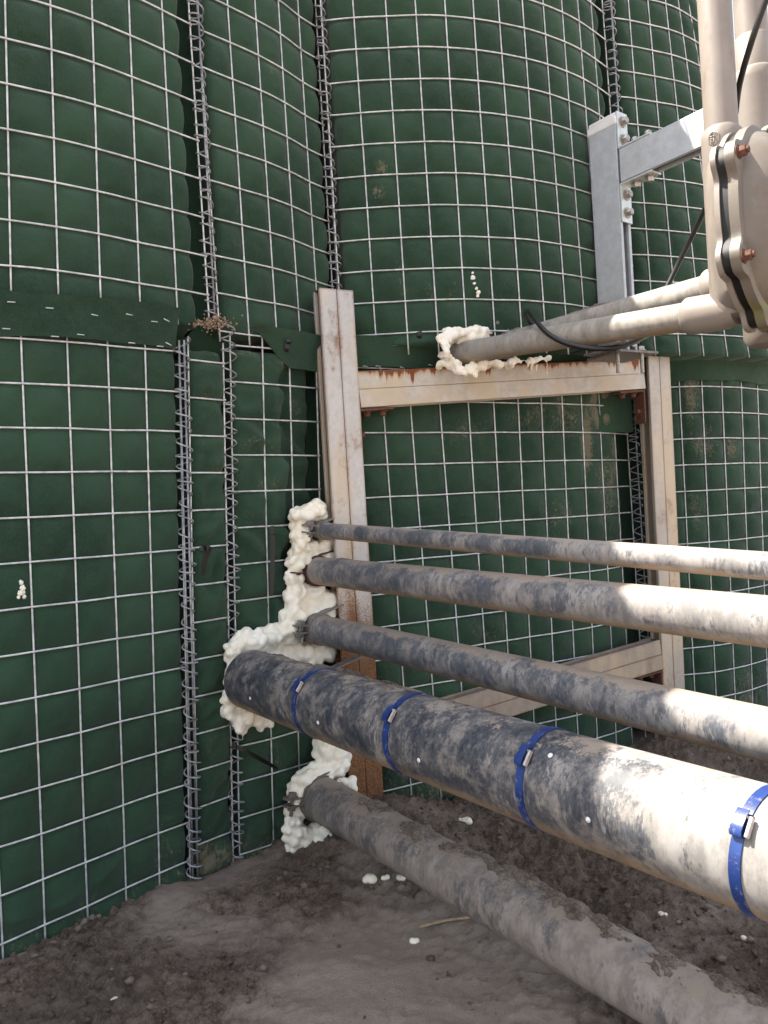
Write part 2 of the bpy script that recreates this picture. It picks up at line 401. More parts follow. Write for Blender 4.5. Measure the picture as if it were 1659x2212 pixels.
# ------------------------------------------------------------------ ground
def axis_coords(lo, hi, step, far, g=1.22):
    mid = list(np.arange(lo, hi, step)); a = []; x = lo; d = step
    while x > -far: d *= g; x -= d; a.append(x)
    b = []; x = mid[-1]; d = step
    while x < far: d *= g; x += d; b.append(x)
    return np.array(a[::-1] + mid + b)
gx = axis_coords(-1.15, 1.45, 0.0055, 300); gy = axis_coords(0.66, 2.3, 0.0055, 300)
GX, GY = np.meshgrid(gx, gy)
def ground_h(X, Y):
    X = np.asarray(X, float).ravel(); Y = np.asarray(Y, float).ravel()
    p = np.stack([X, Y, 0 * X], 1)
    near = np.exp(-(((X - 0.1) / 3.0) ** 2 + ((Y - 1.3) / 3.0) ** 2))
    m = smooth(-0.45, 0.15, fbm(p * 2.7 + 5.1, 3))                                 # 1 = broken, 0 = trodden flat
    # trodden patches seen in the photograph
    for (cx, cy, rx, ry, k) in ((-0.05, 1.20, 0.24, 0.24, 0.95), (-0.35, 1.35, 0.18, 0.10, 0.8), (0.10, 0.98, 0.22, 0.14, 0.9), (-0.18, 0.98, 0.12, 0.10, 0.6)):
        m = m * (1 - k * np.exp(-((X - cx) / rx) ** 2 - ((Y - cy) / ry) ** 2))
    for (cx, cy, rx, ry, k) in ((-0.55, 1.12, 0.3, 0.12, 0.9), (0.35, 1.42, 0.3, 0.22, 0.9), (0.62, 1.1, 0.3, 0.3, 0.8)):
        m = np.maximum(m, k * np.exp(-((X - cx) / rx) ** 2 - ((Y - cy) / ry) ** 2))
    h = 0.020 * fbm(p * 4.3, 3)
    lump = fbm(p * 27, 4, 0.6); lump2 = fbm(p * 85 + 3, 3, 0.7)
    h = h + m * (0.026 * np.clip(lump + 0.05, -0.4, 1) + 0.020 * lump2 + 0.024 * np.clip(fbm(p * 46 + 9, 3) - 0.08, 0, 1))
    h = h + (1 - m) * (0.0030 * lump2 + 0.004 * lump)
    # furrows scraped across the trodden soil
    q = np.stack([X * 5 + Y * 9, Y * 3 - X * 2, 0 * X + 4], 1)
    h = h + 0.006 * (1 - 0.5 * m) * np.clip(perlin(q), -0.6, 0.6)
    for (cx, cy, rx, ry, k) in ((-0.02, 1.70, 0.16, 0.12, 0.062), (0.03, 1.62, 0.22, 0.16, 0.020), (-0.62, 1.22, 0.12, 0.10, 0.022), (0.45, 1.72, 0.28, 0.10, 0.02), (0.82, 2.08, 0.16, 0.10, 0.075), (-0.42, 1.46, 0.10, 0.06, 0.02)):
        h = h + k * np.exp(-((X - cx) / rx) ** 2 - ((Y - cy) / ry) ** 2)
    h = h * near - 0.0 * X
    dry = (1 - m) * 0.55 + 0.4 * np.exp(-((X - 0.05) / 0.25) ** 2 - ((Y - 1.15) / 0.22) ** 2) + 0.25 * fbm(p * 3.1 + 8, 3)
    far = 1 - near
    return h, dry * near + 0.8 * far
gh, gdry = ground_h(GX, GY)
nx, ny = len(gx), len(gy)
gv = np.stack([GX.ravel(), GY.ravel(), gh], 1)
ii = (np.arange(ny - 1)[:, None] * nx + np.arange(nx - 1)[None, :]).ravel()
gf = np.stack([ii, ii + 1, ii + nx + 1, ii + nx], 1)
me = bpy.data.meshes.new('ground')
me.vertices.add(len(gv)); me.vertices.foreach_set('co', gv.ravel().astype(np.float32))
me.loops.add(gf.size); me.loops.foreach_set('vertex_index', gf.ravel().astype(np.int32))
me.polygons.add(len(gf)); me.polygons.foreach_set('loop_start', (np.arange(len(gf)) * 4).astype(np.int32))
me.update(calc_edges=True); me.validate(); me.shade_smooth(); me.materials.append(M['soil'])
at_ = me.attributes.new('dry', 'FLOAT', 'POINT'); at_.data.foreach_set('value', gdry.astype(np.float32))
ground = bpy.data.objects.new('ground', me); COL.objects.link(ground)
tag(ground, 'dark damp sandy soil, trodden flat in places and crumbly elsewhere', 'ground', kind='structure')
def gz(x, y): return float(ground_h([x], [y])[0][0])

# loose crumbs of soil
NC = 16000
cx_ = rng.uniform(-0.95, 1.1, NC); cy_ = rng.uniform(0.72, 2.05, NC)
clump = fbm(np.stack([cx_ * 9, cy_ * 9, 0 * cx_ + 2], 1), 3)
ch_, cd_ = ground_h(cx_, cy_)
keep = (cy_ < 1.42 + 0.62 * (cx_ + 0.42) + 0.1 * (cx_ > -.1)) & (rng.uniform(size=NC) < np.where(cd_ > 0.42, 0.16, 0.75) * smooth(-0.25, 0.25, clump) * 1.3)
cx_, cy_, ch_ = cx_[keep], cy_[keep], ch_[keep]; NC = len(cx_)
cr_ = 0.0011 + 0.0062 * rng.uniform(size=NC) ** 4.5
iv = np.array(ICO[1][0]); if_ = np.array(ICO[1][1])
jit = 1 + 0.33 * rng.uniform(-1, 1, (NC, len(iv), 1)); asp = rng.uniform(0.6, 1.35, (NC, 1, 3)) * np.array([1, 1, .75])
cv = iv[None] * jit * asp * cr_[:, None, None] + np.stack([cx_, cy_, ch_ + cr_ * .2], 1)[:, None, :]
cf = (if_[None] + (np.arange(NC) * len(iv))[:, None, None]).reshape(-1, 3)
crumbs = link_mesh('soil_crumbs', cv.reshape(-1, 3), [tuple(int(q) for q in f) for f in cf], M['soil'], angle=180, attrs={'dry': np.repeat(rng.uniform(-.1, .5, NC), len(iv))})
tag(crumbs, 'small loose crumbs of dark soil scattered over the ground', 'soil', kind='stuff')

# ------------------------------------------------------------------ gabion cells
def crom(arr, u):
    arr = np.asarray(arr, float); n = len(arr)
    u = np.clip(u, 0, n - 1); i = np.minimum(np.floor(u).astype(int), n - 2); t = u - i
    g = lambda k: np.where(k < 0, 2 * arr[0] - arr[np.minimum(1, n - 1)], np.where(k > n - 1, 2 * arr[n - 1] - arr[n - 2], arr[np.clip(k, 0, n - 1)]))
    p0, p1, p2, p3 = g(i - 1), g(i), g(i + 1), g(i + 2)
    return 0.5 * (2 * p1 + (p2 - p0) * t + (2 * p0 - 5 * p1 + 4 * p2 - p3) * t * t + (3 * p1 - p0 - 3 * p2 + p3) * t ** 3)

class Panel:
    """one mesh face: columns of wire given by where they stand at a top and a bottom height"""
    def __init__(s, yt, xt, yb, xb, Yt, Yb=None, rows=None):
        Yb = Yb or Yt
        T = [at(x, yt, Y) for x, Y in zip(xt, Yt)]; B = [at(x, yb, Y) for x, Y in zip(xb, Yb)]
        s.n = len(xt) - 1
        s.T = np.array(T); s.B = np.array(B)
        col, xr, y0, y1, cnt, above, below = rows
        Yr = Yt[col]
        z0 = at(xr, y0, Yr).z; z1 = at(xr, y1, Yr).z
        s.dz = (z0 - z1) / (cnt); s.z0 = z0
        s.zs = [z0 + k * s.dz for k in range(above, 0, -1)] + [z0 - k * s.dz for k in range(cnt + below + 1)]
    def at(s, u, z, off=0.0):
        u = np.asarray(u, float); z = np.asarray(z, float)
        c = [crom(s.T[:, k], u) for k in range(3)]; d = [crom(s.B[:, k], u) for k in range(3)]
        w = (c[2] - z) / (c[2] - d[2])
        X = c[0] + (d[0] - c[0]) * w; Y = c[1] + (d[1] - c[1]) * w
        e = 0.02
        c1 = [crom(s.T[:, k], np.clip(u + e, 0, s.n)) - crom(s.T[:, k], np.clip(u - e, 0, s.n)) for k in range(2)]
        L = np.hypot(*c1) + 1e-12
        nx_, ny_ = c1[1] / L, -c1[0] / L
        return np.stack([X + nx_ * off, Y + ny_ * off, z + 0 * X], -1)
    def scale(s, u):
        e = 0.05
        a = s.at(np.clip(u - e, 0, s.n), 0.7 + 0 * u); b = s.at(np.clip(u + e, 0, s.n), 0.7 + 0 * u)
        return np.linalg.norm(b - a, axis=-1) / (np.clip(u + e, 0, s.n) - np.clip(u - e, 0, s.n))

def wire_mesh(P, zlo, zhi, parent, skip=(), r=0.0018, cols=None, ext=(0, 0)):
    mb = MB()
    for z in P.zs:
        if not (zlo - 0.002 <= z <= zhi + 0.002): continue
        u = np.linspace(0 - ext[0], P.n + ext[1], P.n * 4 + 1); u = np.clip(u, 0, P.n)
        wob = 0.0012 * perlin(np.stack([u * 0.7, u * 0 + z * 9, u * 0], 1))
        mb.tube(P.at(u, z + wob, 0.0018), r, 8)
    for i in (cols if cols is not None else range(P.n + 1)):
        if i in skip: continue
        z = np.linspace(zlo - 0.012, zhi + 0.012, 24)
        uu = i + 0.018 * perlin(np.stack([z * 2.2, z * 0 + i * 3.7, z * 0 + zlo], 1))
        mb.tube(P.at(np.clip(uu, 0, P.n), z, -0.0018), r, 8)
    for z in P.zs:                                                    # weld nubs
        if zlo - .002 <= z <= zhi + .002:
            for q in P.at(np.arange(P.n + 1.0), np.full(P.n + 1, z), 0.0012): mb.ball(q, 0.0027, 1, jit=0.15)
    return build(mb, 'wire_mesh', M['wire'], parent, angle=180)

BACK = Vector((-0.45, 0.89, 0))
def fabric(P, u0, u1, zlo, zhi, parent, rollL=(0.02, 0.02), rollR=(0.02, 0.02), wrinkle=0.0015, seed=0.0, dust=(), pillow=0.014, base=0.0, extra=None, topround=0.0, depth=0.55, name='fabric_liner', back=BACK):
    per = 10
    nu = max(4, int(round((u1 - u0) * per))); nv = max(4, int(round((zhi - zlo) / 0.0080)))
    U, Z = np.meshgrid(np.linspace(u0, u1, nu + 1), np.linspace(zlo, zhi, nv + 1))
    u = U.ravel(); z = Z.ravel()
    sc = P.scale(u)
    fu = np.abs(np.sin(np.pi * u)); fz = np.abs(np.sin(np.pi * (z - P.z0) / P.dz))
    off = -0.0048 + pillow * (fu ** 0.6) * (fz ** 0.6)
    sl_ = (u - u0) * 0.0762; sr_ = (u1 - u) * 0.0762
    for s_, (w, d) in ((sl_, rollL), (sr_, rollR)):
        q = np.clip(1 - s_ / w, 0, 1); off = off - d * (1 - np.sqrt(np.clip(1 - q * q, 0, 1)))
    sm = u * 0.0762
    p = np.stack([sm * 9 + seed, z * 9 + seed * 2, 0 * u + seed], 1)
    edge = np.maximum(np.exp(-sl_ / 0.05), np.exp(-sr_ / 0.05))
    fold = 1 - np.abs(perlin(np.stack([sm * 11 + z * 7 + seed, z * 15 - sm * 3 + seed, 0 * u + seed], 1))) * 2.2
    fold2 = 1 - np.abs(perlin(np.stack([sm * 22 - z * 9 + seed, z * 30 + seed, 0 * u + seed + 5], 1))) * 2.2
    off = off + wrinkle * (0.9 * fbm(p, 4) * 1.6 + 0.75 * np.clip(fold, -0.4, 1) ** 3 + 0.35 * np.clip(fold2, -0.3, 1) ** 3)
    off = off + 0.004 * edge * fbm(p * np.array([1.2, 3.2, 1]), 3)
    du_ = np.abs(u - np.round(u)) * 0.0762; dzz = (z - P.z0) / P.dz; dz_ = np.abs(dzz - np.round(dzz)) * P.dz
    prox = np.maximum(np.exp(-(du_ / 0.007) ** 2), np.exp(-(dz_ / 0.007) ** 2))
    if extra is not None: off = off + extra(u, z)
    off = np.where(off > -0.0046, -0.0046 + (off + 0.0046) * (1 - prox), off)
    if topround:
        q = np.clip(1 - (zhi - z) / topround, 0, 1); off = off - topround * (1 - np.sqrt(np.clip(1 - q * q, 0, 1)))
    V = P.at(u, z, off)
    # ragged side edges
    x_, y_ = px(V)
    du = np.full(len(V), base)
    for (cx, cy, rx, ry, k) in dust:
        du = np.maximum(du, k * np.exp(-((x_ - cx) / rx) ** 2 - ((y_ - cy) / ry) ** 2))
    du = du + 0.5 * np.clip(1 - (z - 0.02) / 0.10, 0, 1)
    nn = nu + 1
    idx = np.arange(len(V)).reshape(nv + 1, nn)
    F_ = [(idx[j, i], idx[j, i + 1], idx[j + 1, i + 1], idx[j + 1, i]) for j in range(nv) for i in range(nu)]
    # body of the bag behind the face
    loop = list(idx[0, :]) + list(idx[1:, -1]) + list(idx[-1, -2::-1]) + list(idx[-2:0:-1, 0])
    b0 = len(V); bv = [Vector(V[k]) + back * depth for k in loop]
    allv = [tuple(v) for v in V] + [tuple(v) for v in bv]
    L = len(loop)
    F_ += [(loop[k], loop[(k + 1) % L], b0 + (k + 1) % L, b0 + k) for k in range(L)]
    F_.append(tuple(b0 + k for k in range(L)))
    return link_mesh(name, allv, [tuple(int(a) for a in f) for f in F_], M['fabric'], parent, angle=180, attrs={'dust': np.concatenate([du, np.full(L, 0.1)])})

def gap_back(P, u, parent, zlo, zhi, back=.10, w=.16):
    """added fabric slab that stops sun leaking through the slot behind a coil hinge"""
    a = Vector(P.at(np.array([u]), np.array([zlo]))[0]) + BACK * back; b = Vector(P.at(np.array([u]), np.array([zhi]))[0]) + BACK * back
    mb = MB(); ax = Vector((0.89, 0.45, 0)); c = (a + b) / 2; mb.box(c, ax, BACK.normalized(), (b - a).normalized(), w, .03, (b - a).length)
    build(mb, 'gap_sun_block', M['fabric'], parent, smooth_=False, attrs={'dust': [0.0] * 8})
def coil(ptop, pbot, parent, rx=0.0135, pitch=0.0254, r=0.0017, extra=()):
    ptop = Vector(ptop); pbot = Vector(pbot); ax = (ptop - pbot); H = ax.length; ax.normalize()
    u = Vector((1, 0, 0)); u = (u - ax * u.dot(ax)).normalized(); w = ax.cross(u)
    n = int(H / pitch * 14); pts = []
    for k in range(n + 1):
        t = k / 14.0; a = -2 * math.pi * t
        rr = rx * (1 + 0.12 * math.sin(t * 0.7 + ptop.x * 9) + 0.09 * math.sin(t * 2.3) + 0.05 * math.sin(t * 5.1))
        pts.append(pbot + ax * (t * pitch + 0.006 * math.sin(t * 0.9) + 0.004 * math.sin(t * 2.7 + 1)) + u * math.cos(a) * rr + w * math.sin(a) * rr)
    mb = MB().tube(pts, r, 6)
    for e in extra:
        mb.tube([pbot + u * e, ptop + u * e], 0.0021, 8)
    return build(mb, 'coil_hinge', M['coil'], parent, angle=180)

ZL0, ZL1 = -0.06, 1.085          # lower course
ZU0, ZU1 = 1.100, 2.33           # upper course
GRP = 'mesh gabion cells of the wall'

# upper course -----------------------------------------------------
U1 = Panel(15, [-190, -92, 11, 110, 200, 280, 351, 409], 600, [-170, -76, 24, 125, 217, 302, 380, 447],
           [1.262, 1.288, 1.321, 1.36, 1.405, 1.455, 1.506, 1.554], rows=(2, 15, 182, 575, 4, 12, 2))
c1 = thing('gabion_cell', 'upper green gabion cell at the far left, above the long stapled flap', 'gabion cell', GRP)
fabric(U1, 0, 6.72, ZU0, ZU1, c1, rollR=(0.03, 0.05), seed=1.3, wrinkle=0.0016, dust=((400, 650, 40, 30, .5),), topround=0.03)
wire_mesh(U1, ZU0 + .012, ZU1, c1)
U2 = Panel(15, [427, 493, 552, 603, 645, 683], 600, [467, 531, 591, 641, 683, 718], [1.575, 1.625, 1.675, 1.73, 1.79, 1.835], rows=(0, 450, 145, 553, 5, 12, 2))
c2 = thing('gabion_cell', 'narrow upper green gabion cell between the two tall coil hinges, left of the bulging one', 'gabion cell', GRP)
fabric(U2, 0.12, 4.92, ZU0, ZU1, c2, rollL=(0.015, 0.015), rollR=(0.025, 0.03), seed=4.1, wrinkle=0.0016, dust=((590, 145, 30, 20, .75), (515, 525, 20, 15, .55), (640, 610, 15, 15, .5)), topround=0.03)
wire_mesh(U2, ZU0 - .01, ZU1, c2)
coil(at(417, -60, 1.562), at(458, 690, 1.565), c1, extra=(0.006,))
U3 = Panel(15, [693, 763, 833, 898, 962, 1023, 1078, 1130, 1175, 1215, 1250, 1278, 1303], 640, [733, 806, 875, 940, 1003, 1065, 1122, 1173, 1220, 1260, 1296, 1326, 1350],
           [1.816, 1.811, 1.811, 1.814, 1.823, 1.839, 1.860, 1.886, 1.917, 1.953, 1.993, 2.037, 2.083], rows=(0, 712, 182, 661, 7, 12, 1))
c3 = thing('gabion_cell', 'wide upper green gabion cell bulging out above the steel frame', 'gabion cell', GRP)
fabric(U3, 0.10, 11.55, ZU0, ZU1, c3, rollL=(0.035, 0.03), rollR=(0.03, 0.04), seed=7.7, wrinkle=0.0016,
       dust=((825, 360, 22, 25, .95), (815, 415, 20, 20, 1.0), (985, 400, 8, 60, .5), (1000, 640, 160, 40, .52), (870, 600, 30, 60, .5)), topround=0.03)
wire_mesh(U3, ZU0 - .01, ZU1, c3)
coil(at(687, -60, 1.822), at(727, 645, 1.822), c2, extra=(0.004,))
U4 = Panel(15, [1322, 1359, 1401, 1440, 1468, 1490, 1508, 1522], 620, [1362, 1406, 1456, 1505, 1552, 1594, 1632, 1668],
           [2.088, 2.105, 2.128, 2.155, 2.185, 2.22, 2.265, 2.33], rows=(1, 1365, 158, 610, 8, 12, 2))
c4 = thing('gabion_cell', 'upper green gabion cell at the far right, behind the pale riser pipes', 'gabion cell', GRP)
fabric(U4, 0.15, 7, ZU0, ZU1 - 0.02, c4, rollL=(0.035, 0.03), seed=11.2, wrinkle=0.0022, topround=0.05, extra=lambda u, z: 0.004 * np.exp(-((u - 0.8) / 0.7) ** 2) * np.sin(z * 130 + u * 3) * (z < 1.30))
wire_mesh(U4, ZU0 + .01, ZU1 - 0.05, c4)
coil(at(1310, -60, 2.082), at(1358, 640, 2.082), c3, extra=(0.006,))
# lower course -----------------------------------------------------
L1 = Panel(760, [-280, -165, -57, 47, 146, 233, 314, 388], 1900, [-225, -113, -2, 93, 187, 272, 345, 412],
           [1.245, 1.27, 1.30, 1.335, 1.375, 1.42, 1.462, 1.505], [1.175, 1.22, 1.265, 1.315, 1.372, 1.432, 1.487, 1.535], rows=(3, 50, 732, 1986, 13, 1, 1))
c5 = thing('gabion_cell', 'lower green gabion cell at the far left with a long stapled flap along its top', 'gabion cell', GRP)
fabric(L1, 0, 6.93, ZL0, ZL1, c5, rollR=(0.015, 0.02), seed=2.2, wrinkle=0.0014, dust=((60, 990, 30, 30, .5), (320, 960, 40, 30, .5), (330, 1400, 60, 60, .45), (350, 1800, 60, 60, .5)),
       extra=lambda u, z: 0.007 * np.exp(-((z - (0.075 + 0.02 * np.sin(u * 1.3) + 0.012 * (u - 3))) / 0.006) ** 2))
wire_mesh(L1, 0.0, ZL1 - 0.03, c5)
coil(at(391, 735, 1.502), at(421, 1900, 1.53), c5, rx=0.0145, extra=(-0.004, 0.006))
L2 = Panel(800, [408, 484], 1880, [428, 505], [1.52, 1.575], [1.545, 1.605], rows=(0, 412, 777, 1836, 13, 0, 0))
c6 = thing('gabion_cell', 'one mesh wide strip of wrinkled green gabion between the two lower coil hinges', 'gabion cell', GRP)
foldL = lambda u, z: 0.012 * np.clip(1 - np.abs(perlin(np.stack([u * 1.1 + z * 5, z * 17 - u * 1.6, 0 * u + 3], 1))) * 2.6, -0.4, 1)
fabric(L2, 0.0, 1.0, ZL0, 1.058, c6, rollL=(0.014, 0.016), rollR=(0.010, 0.010), seed=9.9, wrinkle=0.008, pillow=0.007, base=0.12, dust=((455, 735, 40, 25, 1.0), (440, 850, 40, 40, .6), (470, 1010, 30, 30, .7), (450, 1600, 30, 100, .4), (450, 1850, 60, 40, .6)), extra=foldL, topround=0.03)
wire_mesh(L2, 0.0, 1.062, c6)
L3 = Panel(760, [498, 568, 626, 684], 1880, [519, 593, 652, 710], [1.60, 1.645, 1.695, 1.745], [1.62, 1.665, 1.71, 1.755], rows=(0, 502, 745, 1300, 7, 1, 8))
c7 = thing('gabion_cell', 'lumpy creased green gabion cell between the coil hinge and the rusty post', 'gabion cell', GRP)
def stepback(u, z):
    edge_u = 1.85 + 0.12 * np.sin(z * 19) + 0.08 * np.sin(z * 47 + 1)
    low = smooth(0.35, 0.62, z)
    f = 0.013 * np.clip(1 - np.abs(perlin(np.stack([u * 0.55 - z * 6, z * 13 + u * 0.8, 0 * u + 8], 1))) * 2.4, -0.4, 1)
    return (0.002 - 0.028 * smooth(edge_u - 0.30, edge_u + 0.02, u)) * low + f
fabric(L3, 0.0, 2.95, ZL0, 1.07, c7, rollL=(0.012, 0.012), rollR=(0.03, 0.03), seed=5.5, wrinkle=0.008, pillow=0.008, base=0.2,
       dust=((600, 720, 60, 22, 1.0), (530, 760, 40, 30, .75), (620, 780, 40, 35, .85), (640, 880, 25, 40, .75), (560, 960, 60, 20, .7), (590, 1050, 60, 30, .75), (540, 1120, 40, 30, .6), (620, 1640, 60, 90, .5)), extra=stepback, topround=0.02)
wire_mesh(L3, 0.0, 1.105, c7)
coil(at(492, 700, 1.585), at(514, 1880, 1.605), c7, rx=0.0135)
DL4 = [1.75, 1.78, 1.816, 1.85, 1.886, 1.923, 1.957, 1.992, 2.025, 2.057, 2.095, 2.14, 2.19, 2.24]
L4 = Panel(870, [703, 765, 828, 887, 950, 1012, 1067, 1120, 1170, 1215, 1257, 1295, 1325, 1352], 1396, [740, 803, 866, 928, 991, 1048, 1097, 1146, 1194, 1240, 1282, 1322, 1355, 1384], DL4, rows=(2, 830, 935, 1351, 6, 2, 6))
c8 = thing('gabion_cell', 'lower green gabion cell framed by the steel frame, dusty at its right end', 'gabion cell', GRP)
fabric(L4, 0.1, 12.35, ZL0, ZL1, c8, rollL=(0.03, 0.03), rollR=(0.035, 0.045), seed=3.1, wrinkle=0.0018, base=0.06,
       dust=((1300, 880, 26, 60, 1.7), (1268, 950, 16, 90, 1.45), (1290, 860, 14, 50, 1.7), (1330, 960, 12, 90, 1.1), (1150, 900, 60, 40, .8), (1220, 900, 40, 60, .9), (1210, 1110, 90, 50, .75), (1310, 1050, 30, 120, .9), (1000, 930, 120, 40, .6), (1060, 1360, 60, 60, .6), (870, 1430, 100, 60, .5), (900, 1660, 120, 60, .7)))
wire_mesh(L4, 0.0, ZL1 - 0.03, c8)
coil(at(1362, 830, 2.235), at(1397, 1400, 2.235), c8, rx=0.0155, extra=(0.006,))
L5 = Panel(830, [1378, 1425, 1468, 1517, 1560, 1602, 1637, 1668, 1702, 1740, 1785], 1270, [1405, 1447, 1490, 1537, 1579, 1618, 1652, 1682, 1714, 1750, 1793],
           [2.24, 2.24, 2.245, 2.26, 2.29, 2.335, 2.39, 2.45, 2.50, 2.53, 2.54], rows=(2, 1468, 836, 1062, 4, 1, 8))
c9 = thing('gabion_cell', 'lower green gabion cell at the far right, past the right hand post', 'gabion cell', GRP)
fabric(L5, 0.55, 10, ZL0, ZL1, c9, rollL=(0.03, 0.03), seed=13.1, wrinkle=0.0018, base=0.08,
       dust=((1490, 850, 30, 90, .95), (1520, 960, 40, 60, .85), (1580, 970, 25, 35, .95), (1500, 1100, 30, 60, .8), (1600, 1480, 60, 80, .8)))
wire_mesh(L5, 0.0, ZL1 - 0.03, c9)

# the wall goes on past the left edge of the picture
for zl, zh, lab in ((ZU0, ZU1 + 0.06, 'upper'), (ZL0, ZL1, 'lower')):
    P = Panel.__new__(Panel); P.n = 12
    q0 = U1.at(np.array([0.0]), np.array([1.6]))[0]; dr = np.array([-0.055, -0.0525])
    xy = np.array([q0[:2] + dr * (12 - k) for k in range(13)]) + np.array([-0.004, 0.01])
    P.T = np.column_stack([xy, np.full(13, 2.4)]); P.B = np.column_stack([xy, np.full(13, 0.0)])
    P.dz = L1.dz; P.z0 = U1.z0 if lab == 'upper' else L1.z0; P.zs = [P.z0 + k * P.dz for k in range(-26, 30)]
    cc = thing('gabion_cell', lab + ' green gabion cell out of the picture, continuing the wall to the left', 'gabion cell', GRP)
    fabric(P, 0.05, 11.9, zl, zh, cc, seed=21.0 + zl, depth=0.5); wire_mesh(P, max(zl, 0) + .01, zh - .03, cc)

# flaps of fabric stapled over the joint between the two courses
def flap(P, name, u0, u1, z0, z1, parent, off, seed, staples, shape=None, dust=0.1, toff=0.03):
    nu, nv = int((u1 - u0) * 9), 12
    U, V = np.meshgrid(np.linspace(u0, u1, nu + 1), np.linspace(0, 1, nv + 1)); u = U.ravel(); v = V.ravel()
    zt = z1 + 0.004 * fbm(np.stack([u * 0.5, u * 0 + seed, u * 0], 1), 3) * 2; zb = z0 + 0.005 * fbm(np.stack([u * 0.6, u * 0 + seed + 4, u * 0], 1), 3) * 2
    if shape: zb = shape(u, zb, zt)
    z = zb + (zt - zb) * v
    q = np.stack([u * 0.8, v * 1.5, u * 0 + seed], 1)
    o = off + (toff - off) * v ** 1.3 + 0.0045 * fbm(q, 3) + 0.003 * np.sin(u * 1.7 + seed) * (1 - v)
    A = P.at(u, z, o + 0.0016); B = P.at(u, z, o - 0.0016)
    nn = nu + 1; n1 = len(A); fs = []
    for j in range(nv):
        for i in range(nu):
            k = j * nn + i; fs.append((k, k + 1, k + nn + 1, k + nn)); fs.append((n1 + k, n1 + k + nn, n1 + k + nn + 1, n1 + k + 1))
    loop = [i for i in range(nn)] + [j * nn + nu for j in range(1, nv + 1)] + [nv * nn + i for i in range(nu - 1, -1, -1)] + [j * nn for j in range(nv - 1, 0, -1)]
    for k in range(len(loop)):
        a, b = loop[k], loop[(k + 1) % len(loop)]; fs.append((a, n1 + a, n1 + b, b))
    fo = link_mesh(name, list(map(tuple, A)) + list(map(tuple, B)), fs, M['fabric'], parent, angle=60, attrs={'dust': np.full(2 * n1, dust)})
    for (x, y, tilt) in staples:
        # nearest point of the flap to the picture position
        ax_, ay_ = px(A); k = int(np.argmin((ax_ - x) ** 2 + (ay_ - y) ** 2))
        if (ax_[k] - x) ** 2 + (ay_[k] - y) ** 2 > 400: continue
        p0 = Vector(A[k]); un = u[k]
        t = Vector(P.at(np.array([un + .05]), np.array([z[k]]))[0] - P.at(np.array([un - .05]), np.array([z[k]]))[0]).normalized()
        nrm = Vector((t.y, -t.x, 0))
        t2 = (t + Vector((0, 0, tilt))).normalized()
        k_ = MB(); e = 0.0058
        k_.tube([p0 - t2 * e - nrm * 0.003, p0 - t2 * e + nrm * 0.0012, p0 + t2 * e + nrm * 0.0012, p0 + t2 * e - nrm * 0.003], 0.0010, 6)
        build(k_, 'staple', M['staple'], fo, angle=180)
    return fo
flap(L1, 'fabric_flap', 0, 6.83, 1.050, 1.122, c5, 0.009, 1.0, [(20, 655, 0), (110, 664, 0), (201, 679, -.1), (277, 677, -.1), (336, 692, 0), (358, 695, -.4), (10, 711, 0), (122, 727, 0), (178, 727, 0), (283, 738, 0), (345, 748, 0), (360, 741, -.4)])
flap(L3, 'fabric_flap', 0.55, 3.0, 1.035, 1.115, c7, 0.012, 3.0, [], shape=lambda u, zb, zt: zt - (0.004 + 0.074 * smooth(0.5, 2.0, u)), dust=0.2)
flap(L4, 'fabric_flap', 0.6, 12.2, 1.050, 1.118, c8, 0.008, 5.0, [(790, 792, -.1), (818, 794, 0), (868, 794, -.2), (930, 790, -.2), (850, 743, 0), (905, 743, 0)], dust=0.22)
flap(L5, 'fabric_flap', 0.7, 10, 1.045, 1.112, c9, 0.010, 7.0, [(1457, 733, 0), (1502, 731, 0), (1547, 737, 0), (1590, 737, 0), (1457, 779, 0), (1504, 774, 0), (1548, 773, -.1), (1591, 773, -.1), (1627, 775, -.3)], dust=0.22)

gap_back(U1, 7, c1, 0.9, ZU1); gap_back(U2, 5, c2, 0.9, ZU1); gap_back(U3, 12, c3, 0.9, ZU1)  # added slabs keep stray sun out of the hinge slots
gap_back(L1, 7, c5, -0.05, 1.04, .07, .10); gap_back(L3, 3, c7, -0.05, 1.08, .09); gap_back(L4, 13, c8, -0.05, 1.08)
# sand fill on top of the wall
for P, u0, u1, c in ((U1, 0.2, 6.6, c1), (U2, 0.4, 4.6, c2), (U3, 0.6, 11.2, c3), (U4, 0.5, 6.6, c4)):
    us = np.linspace(u0, u1, 24); mb = MB(); vs = []; fs = []
    for j, bk in enumerate((0.05, 0.15, 0.28, 0.40, 0.50)):
        ring = P.at(us, np.full(24, ZU1 - 0.03 + 0.035 * math.sin(math.pi * (j + 0.5) / 5)), 0.0)
        vs += [Vector(v) + BACK * bk for v in ring]
    for j in range(4):
        for i in range(23): fs.append((j * 24 + i, j * 24 + i + 1, (j + 1) * 24 + i + 1, (j + 1) * 24 + i))
    mb.add(vs, fs); build(mb, 'sand_fill', M['sand'], c, angle=180)
